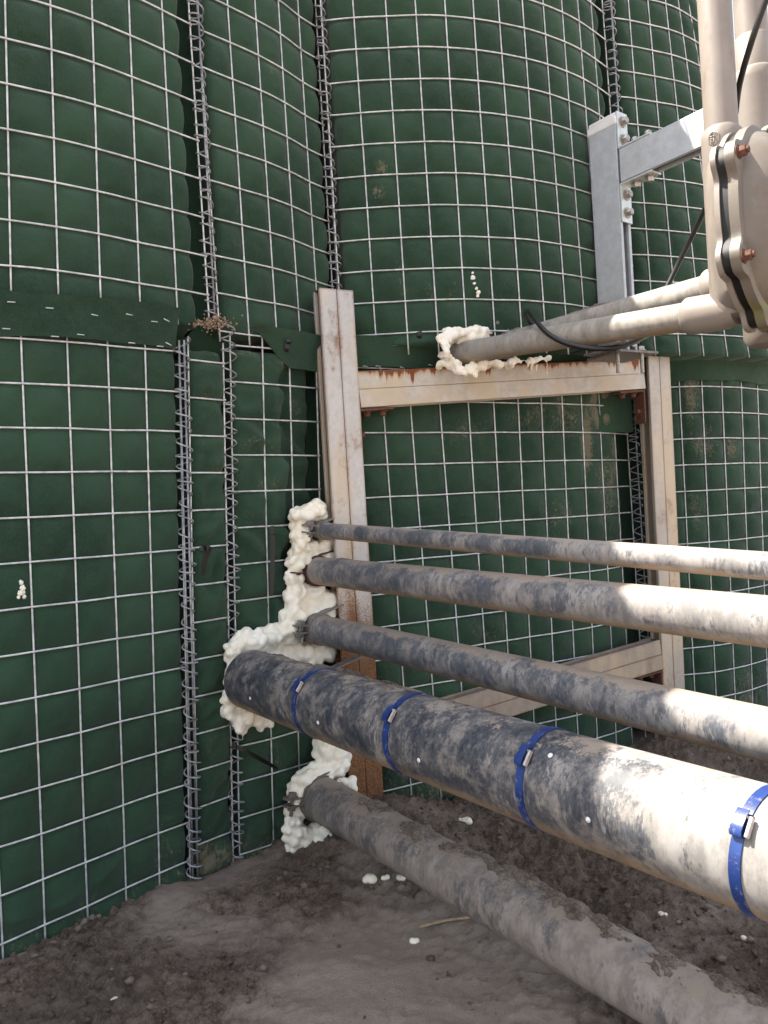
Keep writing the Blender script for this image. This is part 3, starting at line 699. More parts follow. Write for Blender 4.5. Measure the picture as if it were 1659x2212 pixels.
# sand spilt between the courses, pale drips on the fabric
mb = MB()
for k in range(16):
    a = random.random(); p = at(458 + random.gauss(0, 13), 697 + random.gauss(0, 5), 1.535 + random.uniform(-.02, .02))
    mb.ball(p, random.uniform(0.002, 0.006), 1, jit=0.3)
for k in range(220):
    p = at(458 + random.gauss(0, 20), 699 + random.gauss(0, 7), 1.525 + random.uniform(-.02, .02)); mb.ball(p, random.uniform(0.001, 0.0026), 1, jit=0.3)
tag(build(mb, 'spilt_sand', M['sand'], angle=180), 'small heap of tan sand spilt at the foot of the upper coil hinge', 'sand')
def splash(P, parent, spots):
    mb = MB()
    for (x, y, r) in spots:
        best = None
        us = np.linspace(0, P.n, 400); zz = np.full(400, at(x, y, float(np.mean(P.T[:, 1]))).z)
        for it in range(3):
            q = P.at(us, zz, -0.001); xx, yy = px(q); k = int(np.argmin((xx - x) ** 2)); zz = np.full(400, at(x, y, q[k][1]).z)
        q = P.at(us, zz, 0.0080)[k]
        mb.ball(q, r, 2, (1, 0.35, 1), 0.25)
    build(mb, 'foam_splash', M['foam'], parent, angle=180)
splash(L1, c5, [(44, 1258, .0045), (46, 1270, .006), (42, 1281, .005), (51, 1288, .004), (39, 1290, .003), (49, 1278, .004)])
splash(U3, c3, [(1018, 592, .003), (1020, 602, .0055), (1022, 615, .004), (1026, 625, .004), (1030, 634, .005), (1029, 641, .004)])

# ------------------------------------------------------------------ steel channel helpers
def cprofile(d=0.041, h=0.0205, g=0.011, t=0.0026):
    return [(0.0003, -h), (d, -h), (d, -g), (d - .009, -g), (d - .009, -g - t), (d - t, -g - t), (d - t, -h + t), (t, -h + t), (t, h - t), (d - t, h - t), (d - t, g + t), (d - .009, g + t), (d - .009, g), (d, g), (d, h), (0.0003, h)]
def double_channel(p0, p1, side, name, mat, parent, nseg=1, attr=None):
    """two slotted channels back to back; their open sides face +-side"""
    p0 = Vector(p0); p1 = Vector(p1); ax = (p1 - p0).normalized()
    side = Vector(side); side = (side - ax * side.dot(ax)).normalized(); w = ax.cross(side)
    mb = MB()
    for sg in (1, -1):
        poly = [p0 + side * (s * sg) + w * q for s, q in cprofile()]
        mb.prism(poly, p1 - p0)
    attrs = None
    if attr is not None: attrs = {attr: [0.0] * len(mb.v)}
    o = build(mb, name, mat, parent, angle=30, bevel=0.0032, attrs=attrs)
    return o
FD = Vector((0.894, 0.447, 0)); FN = Vector((0.447, -0.894, 0))       # along the frame, and out of it
def YF(x, y): return 1.745 / (1 - 0.5 * AB(x, y)[0])
def atF(x, y): return at(x, y, YF(x, y))

# ------------------------------------------------------------------ steel frame
fr = thing('steel_frame', 'weathered galvanised channel frame of two posts and two rails before the wall', 'steel frame')
ptop, pbot = atF(727, 624), atF(794, 1735)
pbot2 = ptop + (pbot - ptop) * 1.12
double_channel(pbot2 - FN * .0205, ptop - FN * .0205, FD, 'post', M['post1'], fr)['label'] = 'left post, pale above and rusty brown towards the ground'
qtop, qbot = atF(1420, 690), atF(1452, 1376)
qbot2 = qtop + (qbot - qtop) * 1.42
double_channel(qbot2 - FN * .0205, qtop - FN * .0205, FD, 'post', M['post2'], fr)['label'] = 'right post, stained cream from top to bottom'
def between(pA, pB, x0, y0, x1, y1, inset=0.044):
    a = atF(x0, y0); b = atF(x1, y1); d = (b - a).normalized()
    return a, b, d
# upper rail: finely cut so that the rust can follow its top edge
def rail(name, a, b, mat, edged):
    d = (b - a).normalized(); up = Vector((0, 0, 1)); up = (up - d * up.dot(d)).normalized(); w = d.cross(up)
    mb = MB(); edge = []
    for sg in (1, -1):
        poly = [a - FN * .0205 + up * (s * sg) + w * q for s, q in cprofile()]
        mb.prism(poly, b - a)
        for rep in range(2):
            edge += [(0.041 - s * sg) for s, q in cprofile()]
    o = build(mb, name, mat, fr, angle=30, bevel=0.0032, attrs={'edge': edge} if edged else None)
    return o
ra, rb = atF(776, 841), atF(1392, 807)
rail('rail', ra, rb, M['beam'], True)['label'] = 'upper rail with rust running down from its top edge'
la, lb = atF(800, 1603), atF(1430, 1414)
rail('rail', la, lb, M['lowbeam'], False)['label'] = 'lower dusty brown rail'
RUP = Vector((0, 0, 1))
def corner(p, d, mat, fr=fr, bolts=True):
    """angle cleat under a rail against a post; d points from the post along the rail"""
    mb = MB(); p = Vector(p); d = Vector(d)
    mb.box(p + d * .045, d, FN, RUP, .09, .036, .005); mb.box(p + d * .0025 - RUP * .045, d, FN, RUP, .005, .036, .088)
    if bolts:
        for q in (0.028, 0.068): mb.hexbolt(p + d * q - RUP * .0026, -RUP, .0085, .009)
        mb.hexbolt(p + d * .006 - RUP * .055, d, .0085, .009)
    return build(mb, 'angle_cleat', mat, fr, bevel=0.0006)
dA = (rb - ra).normalized()
corner(ra - RUP * .0465 + FN * -.0205 - dA * .002, dA, M['rust'])
corner(rb - RUP * .0465 + FN * -.0205 + dA * .001, -dA, M['rust'])
corner(lb - RUP * .0465 + FN * -.0205 + dA * .001, -dA, M['rust'])

# ------------------------------------------------------------------ bracket post with arm on the rail
D = Vector((0.597, -0.802, 0)); DN = Vector((0.802, 0.597, 0))        # along the pipes, and across them
br = thing('support_bracket', 'bright zinc upright with white end cap and an arm reaching to the riser pipes', 'bracket')
def tall_channel(p0, p1, side, name):
    ax = (p1 - p0).normalized(); side = Vector(side); w = ax.cross(side); mb = MB()
    mb.prism([p0 + side * s_ + w * q for s_, q in cprofile(d=.082)], p1 - p0)
    return build(mb, name, M['newzinc'], br, angle=30, bevel=0.003)
fl = at(1331, 300, 1.90)                                            # front left corner of the upright
cen = fl - D * .041 + DN * .0205
zb = at(1380, 763, 1.93).z
topz = at(1330, 262, 1.90).z
tall_channel(Vector((cen.x, cen.y, zb)) - D * .041, Vector((cen.x, cen.y, topz)) - D * .041, D, 'upright')
mb = MB(); mb.box((cen.x, cen.y, topz + .004), D, DN, RUP, .089, .047, .022); mb.box((cen.x, cen.y, topz + .019), D, DN, RUP, .083, .041, .012)
build(mb, 'end_cap', M['white'], br, bevel=0.004)
armz = at(1335, 360, 1.90).z
a0 = Vector((cen.x, cen.y, armz)) + D * .047; a1 = a0 + D * .34
tall_channel(a0 + RUP * .041, a1 + RUP * .041, -RUP, 'arm')
def cleat(z0, sg):
    """angle plate: upright leg on the front of the post, level leg above or below the arm"""
    mb = MB(); f = Vector((cen.x, cen.y, 0)) + D * .0445
    mb.box(f + RUP * (z0 + sg * .047), D, DN, RUP, .005, .040, .094)
    mb.box(f + D * .045 + RUP * (z0 + sg * .0015), D, DN, RUP, .088, .040, .005)
    o = build(mb, 'angle_cleat', M['zincplate'], br, bevel=0.0008)
    for q in (.026, .070):
        k = MB(); k.hexbolt(f + D * .0027 + RUP * (z0 + sg * q), D, .0095, .011); build(k, 'bolt', M['bolt'], o)
    for q in (.035, .072):
        k = MB(); k.hexbolt(f + D * q + RUP * (z0 + sg * .0042), RUP * sg, .0085, .011); build(k, 'bolt', M['bolt'], o)
cleat(armz + .0430, 1); cleat(armz - .0430, -1)
mb = MB(); pc = Vector((cen.x, cen.y, zb - .003)) + D * .005
mb.box(pc + FD * .005, FD, FN, RUP, .125, .12, .006)
bp = build(mb, 'base_plate', M['clampgrey'], br, bevel=0.0008)
for (q, r) in ((-.045, .035), (0.02, .05)):
    k = MB(); b0 = pc + FD * q + FN * r; k.hexbolt(b0 + RUP * .0032, RUP, .008, .009); k.tube([b0 - RUP * .05, b0 + RUP * .002], .005, 10); build(k, 'bolt', M['bolt'], bp)
mb = MB(); f = Vector((cen.x, cen.y, zb)) - DN * .0255
mb.box(f + RUP * .028, D, DN, RUP, .085, .005, .056); mb.box(f - DN * .03 + RUP * .0022, D, DN, RUP, .085, .06, .004)
fo = build(mb, 'foot_angle', M['clampgrey'], br, bevel=0.0008)
k = MB(); k.hexbolt(Vector((cen.x, cen.y, zb + .028)) + D * .043, D, .0105, .012); build(k, 'bolt', M['bolt'], br)
k = MB(); k.hexbolt(f - DN * .003 + RUP * .03 + D * .02, -DN, .009, .010); build(k, 'bolt', M['bolt'], fo)

# ------------------------------------------------------------------ pipes
class Line:
    """a straight pipe axis: starts at a picture position and depth, runs along D to another picture position"""
    def __init__(s, x0, y0, Y0, x1, y1, d=D):
        s.p = at(x0, y0, Y0); a, b = AB(x1, y1)
        t = (a * s.p.y - s.p.x) / (d.x - a * d.y)
        Y1 = s.p.y + d.y * t
        s.q = Vector((s.p.x + d.x * t, Y1, b * Y1 + CAM_Z)); s.L = (s.q - s.p).length; s.d = (s.q - s.p).normalized()
    def pt(s, t): return s.p + s.d * t
    def t_at(s, x):
        lo, hi = -0.6, s.L + 0.6
        for _ in range(50):
            m = (lo + hi) / 2
            if px([s.pt(m)])[0][0] < x: lo = m
            else: hi = m
        return lo
def pipe_part(L, t0, t1, D_, name, mat, parent=None, n=48):
    mb = MB(); r = D_ / 2; w = 0.004
    prof = [(t0, r - w), (t0, r), (t1, r), (t1, r - w)]
    k = int((t1 - t0) / 0.05); body = [(t0, r)] + [(t0 + (t1 - t0) * i / k, r) for i in range(1, k)] + [(t1, r)]
    mb.lathe(L.p, L.d, [(t0 + 0.02, r - w), (t0, r - w)] + body + [(t1, r - w), (t1 - 0.02, r - w)], n)
    return build(mb, name, mat, parent, angle=50)
def caked(L, t0, t1, r, parent, amp=0.006, thr=0.1, seed=0.0, phi=(-60, 60), side=0.0, name='caked_soil', mat='cake', freq=9):
    nt = int((t1 - t0) / 0.0035); nphi = 44
    T, PH = np.meshgrid(np.linspace(t0, t1, nt + 1), np.radians(np.linspace(phi[0], phi[1], nphi + 1))); t = T.ravel(); ph = PH.ravel()
    up = Vector((0, 0, 1)); up = (up - L.d * up.dot(L.d)).normalized(); w = up.cross(L.d)
    q = np.stack([t * freq, ph * r * freq * 1.2, 0 * t + seed], 1)
    c = math.radians((phi[0] + phi[1]) / 2); hw = math.radians((phi[1] - phi[0]) / 2)
    dome = 1 - ((ph - c) / hw) ** 2
    h = fbm(q, 3) * 1.1 + 0.9 * dome - 0.55 - thr + 0.40 * fbm(q * 3.1 + 4, 3) + 0.34 * fbm(q * 8.0, 3)
    th = np.where(h > 0, amp * np.minimum(h * 2.2, 1.2) + 0.4 * amp * np.clip(fbm(q * 7, 3), -.6, 1) * smooth(0, .25, h) + 0.0006, -0.0025 + 0.01 * np.maximum(h, -.1))
    rr = r + th
    P = np.array(L.p)[None] + np.array(L.d)[None] * t[:, None] + (np.array(up)[None] * np.cos(ph)[:, None] + np.array(w)[None] * np.sin(ph)[:, None]) * rr[:, None]
    nn = nt + 1
    fs = [(j * nn + i, j * nn + i + 1, (j + 1) * nn + i + 1, (j + 1) * nn + i) for j in range(nphi) for i in range(nt)]
    return link_mesh(name, P, fs, M[mat], parent, angle=180)

LP1 = Line(725, 1148, 1.645, 1659, 1223); LP2 = Line(830, 1249, 1.49, 1659, 1343); LP3 = Line(830, 1392, 1.48, 1659, 1587)
LPB = Line(830, 1563, 1.19, 1659, 1838); LPL = Line(830, 1802, 1.455, 1330, 2085); LPH = Line(715, 1472, 1.655, 1150, 1622)
def pipe_thing(label, L, tx0, t_end, Dm, mat, cakes=()):
    o = thing('pipe', label, 'pipe', 'pipes passing through the wall')
    pipe_part(L, tx0, t_end, Dm, 'tube', M[mat], o)
    for c in cakes: caked(L, parent=o, r=Dm / 2, **c)
    return o
t1 = LP1.t_at(690); pipe_thing('thinnest grey steel pipe, topmost of the stack running out from the rusty post', LP1, t1 - .10, LP1.L + .9, .0340, 'pipe')
t2 = LP2.t_at(670); pipe_thing('scuffed grey pipe held by the red oxide clamp, just below the thinnest pipe', LP2, t2 - .10, LP2.L + .9, .0610, 'pipe',
           [dict(t0=t2 + .02, t1=t2 + .30, amp=.0025, thr=.55, seed=2.0, phi=(-25, 45), mat='dust')])
t3 = LP3.t_at(690); pipe_thing('scuffed dark grey pipe directly above the thick pipe with blue straps', LP3, t3 - .10, LP3.L + .9, .0625, 'pipe')
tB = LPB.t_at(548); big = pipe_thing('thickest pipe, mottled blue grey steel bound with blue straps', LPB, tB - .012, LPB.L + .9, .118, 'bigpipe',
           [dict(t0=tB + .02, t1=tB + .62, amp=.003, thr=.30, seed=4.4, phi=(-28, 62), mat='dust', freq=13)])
tL = LPL.t_at(690); pipe_thing('dust coated pipe lying lowest, just above the soil', LPL, tL - .035, LPL.L + 1.1, .0915, 'mudpipe',
           [dict(t0=tL + .16, t1=LPL.L + .45, amp=.0075, thr=.30, seed=6.1, phi=(-50, 58), freq=13)])
tH = LPH.t_at(715); pipe_thing('dirty pipe half hidden behind the thick blue strapped pipe', LPH, tH - .10, LPH.L + .12, .060, 'pipe',
           [dict(t0=tH + .06, t1=LPH.L + .05, amp=.006, thr=.0, seed=8.0, phi=(-50, 60))])
# screws in the thick pipe
def ring_frame(L):
    up = Vector((0, 0, 1)); up = (up - L.d * up.dot(L.d)).normalized(); w = up.cross(L.d)
    if w.x > 0: w = -w                                            # w points to the camera side (left / front)
    return up, w
upB, wB = ring_frame(LPB)
for x, ang in ((600, 98), (752, 96), (975, 96), (1345, 92), (1240, 40)):
    t = LPB.t_at(x); n_ = upB * math.cos(math.radians(ang)) + wB * math.sin(math.radians(ang)); p = LPB.pt(t) + n_ * .0588
    k = MB(); k.lathe(p, n_, [(-.002, .0031), (.0006, .0031), (.0016, .0022), (.0020, .0008)], 14); build(k, 'screw', M['white'], big)
# blue straps
def strap(x, label):
    t = LPB.t_at(x); th = thing('strap', label, 'strap', 'blue straps round the thick pipe')
    mb = MB(); R = .118 / 2; n = 56
    cs = [(-.0055, R + .0002), (-.0055, R + .0016), (.0055, R + .0016), (.0055, R + .0002)]; vs = []; fs = []
    for k in range(n):
        a = 2 * math.pi * k / n; e = upB * math.cos(a) + wB * math.sin(a); wob = LPB.d * (.0035 * math.sin(a * 1.0 + x))
        for (s_, r) in cs: vs.append(LPB.pt(t + s_) + wob + e * r)
    for k in range(n):
        l = (k + 1) % n
        for q in range(4): fs.append((k * 4 + q, k * 4 + (q + 1) % 4, l * 4 + (q + 1) % 4, l * 4 + q))
    mb.add(vs, fs); build(mb, 'band', M['blue'], th, angle=40)
    a = math.radians(52); e = upB * math.cos(a) + wB * math.sin(a); tg = -upB * math.sin(a) + wB * math.cos(a)
    wob = LPB.d * (.0035 * math.sin(a + x)); c = LPB.pt(t) + wob + e * (R + .0046)
    k = MB(); k.box(c + LPB.d * .0092, LPB.d, tg, e, .0032, .019, .0058); k.box(c - LPB.d * .0070, LPB.d, tg, e, .0022, .013, .005); k.box(c - tg * .0085, LPB.d, tg, e, .012, .0025, .005)
    build(k, 'buckle', M['buckle'], th, bevel=0.0008)
    k = MB(); L_ = []
    prof = [(-.015, .0), (-.009, .0026), (.0, .0042), (.0075, .004), (.0105, .0012), (.009, -.002)]
    for (u_, h_) in prof: L_.append(c + tg * u_ + e * h_)
    vs = []; fs = []
    for p in L_:
        for sgn in (-.0062, .0062):
            vs.append(p + LPB.d * sgn * .9 - e * .0007); vs.append(p + LPB.d * sgn * .9 + e * .0007)
    for i in range(len(L_) - 1):
        b = i * 4; fs += [(b, b + 4, b + 6, b + 2), (b + 1, b + 3, b + 7, b + 5), (b, b + 1, b + 5, b + 4), (b + 2, b + 6, b + 7, b + 3)]
    fs += [(0, 2, 3, 1), (len(L_) * 4 - 4, len(L_) * 4 - 3, len(L_) * 4 - 1, len(L_) * 4 - 2)]
    k.add(vs, fs); build(k, 'folded_end', M['blue'], th, angle=60)
strap(697, 'blue strap nearest the foam on the thick pipe'); strap(903, 'blue strap on the thick pipe, second out from the foam')
strap(1193, 'blue strap on the thick pipe just inside the edge of the sunlight'); strap(1668, 'sunlit blue strap on the thick pipe at the right edge of the picture')

# pipe clamps hooked into the left post
def clamp(L, t, r, label, mat, width=.024, ear=.030, hook=.055, tilt=-8, name='pipe_clamp'):
    th = thing(name, label, 'pipe clamp', 'pipe clamps on the frame')
    up, w = ring_frame(L); a0 = math.radians(90 + tilt)
    e = up * math.cos(a0) + w * math.sin(a0); tg = e.cross(L.d)
    if tg.z < 0: tg = -tg
    mb = MB(); n = 40; vs = []; fs = []
    for k in range(n):
        a = 2 * math.pi * k / n; q = up * math.cos(a) + w * math.sin(a)
        for (s_, rr) in ((-width / 2, r + .0002), (-width / 2, r + .0034), (width / 2, r + .0034), (width / 2, r + .0002)): vs.append(L.pt(t + s_) + q * rr)
    for k in range(n):
        l = (k + 1) % n
        for q in range(4): fs.append((k * 4 + q, k * 4 + (q + 1) % 4, l * 4 + (q + 1) % 4, l * 4 + q))
    mb.add(vs, fs)
    build(mb, 'ring', M[mat], th, angle=40)
    for sg in (1, -1):
        k = MB(); base = L.pt(t) + e * (r + .001) + tg * (.0075 * sg)
        tipc = base + e * ear
        pts = []
        k.box((base + tipc) / 2, e, L.d, tg, ear, width, .0032)
        k.lathe(tipc - tg * .0016, tg, [(0, width / 2), (.0032, width / 2)], 20)
        # sweep of the strap into the ring
        k.box(L.pt(t) + e * (r * .93) + tg * (.0115 * sg), (e - tg * .75 * sg).normalized(), L.d, (tg + e * .75 * sg).normalized(), .020, width, .0032)
        build(k, 'ear', M[mat], th, bevel=0.0007)
    k = MB(); bc = L.pt(t) + e * (r + ear * .72)
    k.hexbolt(bc + tg * .0093, tg, .0092, .006, 1.3); k.hexbolt(bc - tg * .0093, -tg, .0092, .006, 1.2); k.tube([bc - tg * .030, bc + tg * .010], .0036, 10)
    build(k, 'bolt', M[mat], th)
    if hook:
        k = MB(); b0 = L.pt(t) + up * (r + .002); h1 = b0 - w * hook + up * .012
        mid = (b0 + h1) / 2; dr = (h1 - b0).normalized()
        k.box(mid, dr, L.d, dr.cross(L.d), (h1 - b0).length + .02, width, .003); build(k, 'hook_strap', M[mat], th, bevel=0.0006); k = MB()
        b2 = L.pt(t) - up * (r + .002); h2 = b2 - w * hook * .8 - up * .006; dr = (h2 - b2).normalized(); k.box((b2 + h2) / 2, dr, L.d, dr.cross(L.d), (h2 - b2).length + .02, width, .003)
        build(k, 'hook_strap', M[mat], th, bevel=0.0006)
    return th
clamp(LP1, LP1.t_at(697), .0170, 'small grey clamp round the thinnest pipe where it leaves the foam', 'clampgrey', ear=.024, hook=.045)
clamp(LP2, LP2.t_at(682), .0305, 'red oxide clamp with rusty bolt round the second pipe down', 'clampred', ear=.026, hook=.06)
clamp(LP3, LP3.t_at(690), .03125, 'grey brown clamp round the pipe just above the thick one', 'clampgrey', ear=.024, hook=.05)
clamp(LPL, LPL.t_at(690), .04575, 'mud coloured clamp round the lowest pipe', 'clampmud', ear=.030, hook=.05)
clamp(LPH, LPH.t_at(722), .030, 'grey clamp on the half hidden pipe behind the thick one', 'clampgrey', ear=.015, hook=.055)

# ------------------------------------------------------------------ upper pipes, risers and check valves
R1 = Vector((0.601, 1.29, 0)); R2 = Vector((0.722, 1.41, 0))
class Seg(Line):
    def __init__(s, p, q): s.p = Vector(p); s.q = Vector(q); s.L = (s.q - s.p).length; s.d = (s.q - s.p).normalized()
S1p = at(985, 764, 1.83); S1 = Seg(S1p, (R1.x, R1.y, at(1487, 680, 1.31).z))
S2p = at(1062, 754, 1.90); S2 = Seg(S2p, (R2.x, R2.y, at(1485, 645, 1.55).z))
GP = 'pale pipes of the check valves'
o = thing('outlet_pipe', 'pale grey level pipe coming out of the foam above the rail, nearest', 'pipe', GP)
pipe_part(S1, -0.01, S1.L - .02, .0505, 'tube', M['palepipe'], o)
o = thing('outlet_pipe', 'second pale level pipe behind the nearest one above the rail', 'pipe', GP)
pipe_part(S2, -0.02, S2.L - .02, .060, 'tube', M['palepipe'], o)
caked(S2, 0.0, 0.35, .030, o, amp=.004, thr=.35, seed=1.7, phi=(-40, 40), mat='dust')
def ear_clamp(L, t, r, label, mat, boltmat):
    th = thing('pipe_clamp', label, 'pipe clamp', 'pipe clamps on the frame')
    up, w = ring_frame(L); mb = MB(); n = 40; vs = []; fs = []; width = .022
    for k in range(n):
        a = 2 * math.pi * k / n; q = up * math.cos(a) + w * math.sin(a)
        for (s_, rr) in ((-width / 2, r + .0002), (-width / 2, r + .0034), (width / 2, r + .0034), (width / 2, r + .0002)): vs.append(L.pt(t + s_) + q * rr)
    for k in range(n):
        l = (k + 1) % n
        for q in range(4): fs.append((k * 4 + q, k * 4 + (q + 1) % 4, l * 4 + (q + 1) % 4, l * 4 + q))
    mb.add(vs, fs); build(mb, 'ring', M[mat], th, angle=40)
    for sg in (1, -1):
        k = MB(); c = L.pt(t) + up * (r + .010) + w * (.006 * sg)
        k.box(c, up, L.d, w, .026, width, .003); k.lathe(c + up * .013 - w * .0015, w, [(0, width / 2), (.003, width / 2)], 20); build(k, 'ear', M[mat], th, bevel=0.0006)
    k = MB(); bc = L.pt(t) + up * (r + .020); k.hexbolt(bc + w * .0078, w, .0078, .008, 1.3); k.hexbolt(bc - w * .0078, -w, .0078, .008, 1.2); k.tube([bc - w * .012, bc + w * .034], .004, 10); build(k, 'bolt', M[boltmat], th)
ear_clamp(S1, 0.015, .02525, 'grey clamp with rusty bolt on the end of the nearest pale level pipe', 'clampgrey', 'rust')
ear_clamp(S2, 0.05, .030, 'grey clamp with long steel bolt on the second pale level pipe', 'clampgrey', 'bolt')

VN = Vector((0.72, -0.694, 0)).normalized(); VT = Vector((-VN.y, VN.x, 0))      # out of the cover, and along it (away)
def outline(n, hw, hh, lug, lugs, k=1.0):
    """stadium outline with round bolt lugs, in (along VT, up)"""
    out = []
    for i in range(n):
        a = 2 * math.pi * i / n
        ca, sa = math.cos(a), math.sin(a)
        x = hw * math.copysign(abs(ca) ** 0.97, ca); y = hh * math.copysign(abs(sa) ** 0.97, sa)
        r = math.hypot(x, y); ux, uy = x / r, y / r; add = 0
        for (lx, ly) in lugs:
            d = math.hypot(x - lx, y - ly); add = max(add, lug * math.exp(-(d / (lug * 1.15)) ** 4))
        nx_, ny_ = x / hw ** 2, y / hh ** 2; q = math.hypot(nx_, ny_)
        out.append((x * k + nx_ / q * add, y * k + ny_ / q * add))
    return out
def valve(label, R, zc, s, elbow, sock_r, riser_r, ztop):
    th = thing('check_valve', label, 'check valve', 'beige cast check valves')
    hw, hh, lug = .116 * s, .152 * s, .022 * s
    fc = Vector((R.x, R.y, zc)) + VN * (.035 * s)                   # centre of the joint face
    lugs = [(-hw * .90, .078 * s), (-hw * .90, -.080 * s), (hw * .90, .078 * s), (hw * .90, -.080 * s), (hw * .02, -hh * 1.0)]
    ol = outline(150, hw, hh, lug, lugs); plain = outline(150, hw, hh, lug, [])
    P = lambda q, h, k=1.0: fc + VT * (q[0] * k) + RUP * (q[1] * k) + VN * h
    # body: socketed upright, flange face, loft between, elbow socket
    mb = MB()
    zt = ztop; zb_ = zc - .150 * s
    mb.lathe((R.x, R.y, zb_ + .002), RUP, [(0, .012), (.006, .026 * s), (.02, .032 * s), (zt - zb_ - .022, sock_r), (zt - zb_ - .008, sock_r), (zt - zb_ - .002, sock_r - .004), (zt - zb_, riser_r + .001)], 48)
    rings = []
    n = len(ol)
    def ringof(pts): 
        o_ = len(mb.v); mb.v += [tuple(p) for p in pts]; return o_
    r0 = ringof([P(q, -.004) for q in ol]); r1 = ringof([P(q, -.012 * s) for q in ol])
    r2 = ringof([P(q, -.014 * s, .93) for q in plain]); r3 = ringof([P((q[0] * .62, q[1] * .93), -.036 * s) for q in plain]); r4 = ringof([P((q[0] * .32, q[1] * .90), -.054 * s) for q in plain]); r5 = ringof([P((q[0] * .10, q[1] * .86), -.060 * s) for q in plain])
    seq = [r0, r1, r2, r3, r4, r5]
    for a, b in zip(seq[:-1], seq[1:]):
        for i in range(n): mb.f.append((a + i, a + (i + 1) % n, b + (i + 1) % n, b + i))
    mb.f.append(tuple(r0 + i for i in range(n))); mb.f.append(tuple(r5 + i for i in range(n - 1, -1, -1)))
    e0 = elbow.q; mb.lathe(e0 + elbow.d * .012, -elbow.d, [(0, .012), (.0, sock_r * .80), (.02, sock_r * .98), (.074 * s, sock_r), (.088 * s, sock_r), (.092 * s, sock_r - .003), (.093 * s, riser_r)], 44)
    body = build(mb, 'body', M['paint'], th, angle=38)
    mb = MB(); mb.prism([P(q, -.0035, .968) for q in ol], VN * .0125); build(mb, 'gasket', M['gasket'], th, angle=30)
    # cover
    mb = MB(); rs = []
    prof = [('ol', 1.0, .0092), ('ol', 1.0, .0092 + .015 * s), ('ol', .97, .0092 + .0175 * s), ('pl', .93, .0092 + .0185 * s), ('pl', .89, .0092 + .030 * s), ('pl', .80, .0092 + .047 * s), ('pl', .66, .0092 + .063 * s), ('pl', .48, .0092 + .075 * s), ('pl', .26, .0092 + .082 * s), ('pl', .06, .0092 + .0845 * s)]
    for kind, k, h in prof:
        o_ = len(mb.v); mb.v += [tuple(P(q, h, k)) for q in (ol if kind == 'ol' else plain)]; rs.append(o_)
    for a, b in zip(rs[:-1], rs[1:]):
        for i in range(n): mb.f.append((a + i, a + (i + 1) % n, b + (i + 1) % n, b + i))
    mb.f.append(tuple(rs[0] + i for i in range(n))); mb.f.append(tuple(rs[-1] + i for i in range(n)))
    build(mb, 'cover', M['cover'], th, angle=34)
    for (lx, ly) in lugs:
        k = MB(); q = fc + VT * (lx * 1.07) + RUP * (ly * (1.0 if abs(lx) > 0 else 1.05)) + VN * (.0092 + .016 * s)
        k.hexbolt(q, VN, .0085, .010, 1.4); k.tube([q + VN * .008, q + VN * .017], .0052, 10); build(k, 'bolt', M['rust'] if lx < 0 else M['bolt'], th)
    return th, body, fc
zt1 = at(1555, 283, 1.29).z; zc1 = 0.71 + 0.438
v1, body1, fc1 = valve('nearest beige cast check valve with cube emblem, black gasket and domed cover', R1, zc1, 1.0, S1, .0325, .0265, zt1)
zt2 = at(1625, 158, 1.41).z; zc2 = 0.71 + 0.455
v2, body2, fc2 = valve('larger beige check valve behind the nearest, cut off by the right edge', R2, zc2, 1.30, S2, .039, .030, zt2)
o = thing('riser_pipe', 'pale upright pipe rising from the nearest check valve', 'pipe', GP)
pipe_part(Seg((R1.x, R1.y, zt1 - .01), (R1.x, R1.y, zt1 + 1.0)), 0, .95, .0535, 'tube', M['paint'], o)
o = thing('riser_pipe', 'pale upright pipe with a sleeve rising behind, at the right edge', 'pipe', GP)
sg2 = Seg((R2.x, R2.y, zt2 - .01), (R2.x, R2.y, zt2 + 1.0)); pipe_part(sg2, 0, .95, .0560, 'tube', M['paint'], o)
mb = MB(); zs_ = at(1612, 82, 1.41).z; mb.lathe((R2.x, R2.y, zt2 - .006), RUP, [(0, .0285), (0, .0325), (zs_ - zt2, .0325), (zs_ - zt2 + .003, .0305), (zs_ - zt2 + .003, .0285)], 44); build(mb, 'sleeve', M['paint'], o)
# emblem and raised lettering cast on the nearest body
def on_body(xp, yp, R, rad):
    a, b = AB(xp, yp)
    # ray (a,1,b)*Y against the vertical cylinder round R
    A = a * a + 1; B_ = -2 * (a * R.x + R.y); C_ = R.x ** 2 + R.y ** 2 - rad ** 2; dsc = max(B_ * B_ - 4 * A * C_, 0)
    Y = (-B_ - math.sqrt(dsc)) / (2 * A); return Vector((a * Y, Y, b * Y + CAM_Z))
mb = MB(); ex, ey = 1540, 301; rad = .0330
def seg(pts, r=.0008, closed=False):
    mb.tube([on_body(ex + x, ey + y, R1, rad) for x, y in pts], r, 6, closed=closed)
seg([(-9, -7), (-1, -17), (12, -14), (12, 2), (1, 14), (-9, 10)], closed=True)
seg([(-9, -7), (2, -4)]); seg([(2, -4), (12, -14)]); seg([(2, -4), (1, 14)])
seg([(-4, -9), (0, -14), (7, -12), (2, -7)], .0005, True); seg([(5, -3), (9, -8), (9, 1), (5, 6)], .0005, True)
seg([(-6, -2), (-1, -1), (-1, 3), (-6, 2)], .0005); seg([(-6, 5), (-1, 6), (-1, 10), (-6, 8)], .0005)
build(mb, 'emblem', M['paint'], v1, angle=180)
mb = MB(); ex, ey = 1547, 391
seg([(8, -21), (-2, -20), (-1, 21), (9, 20)], .0010)
build(mb, 'emblem_frame', M['paint'], v1, angle=180)
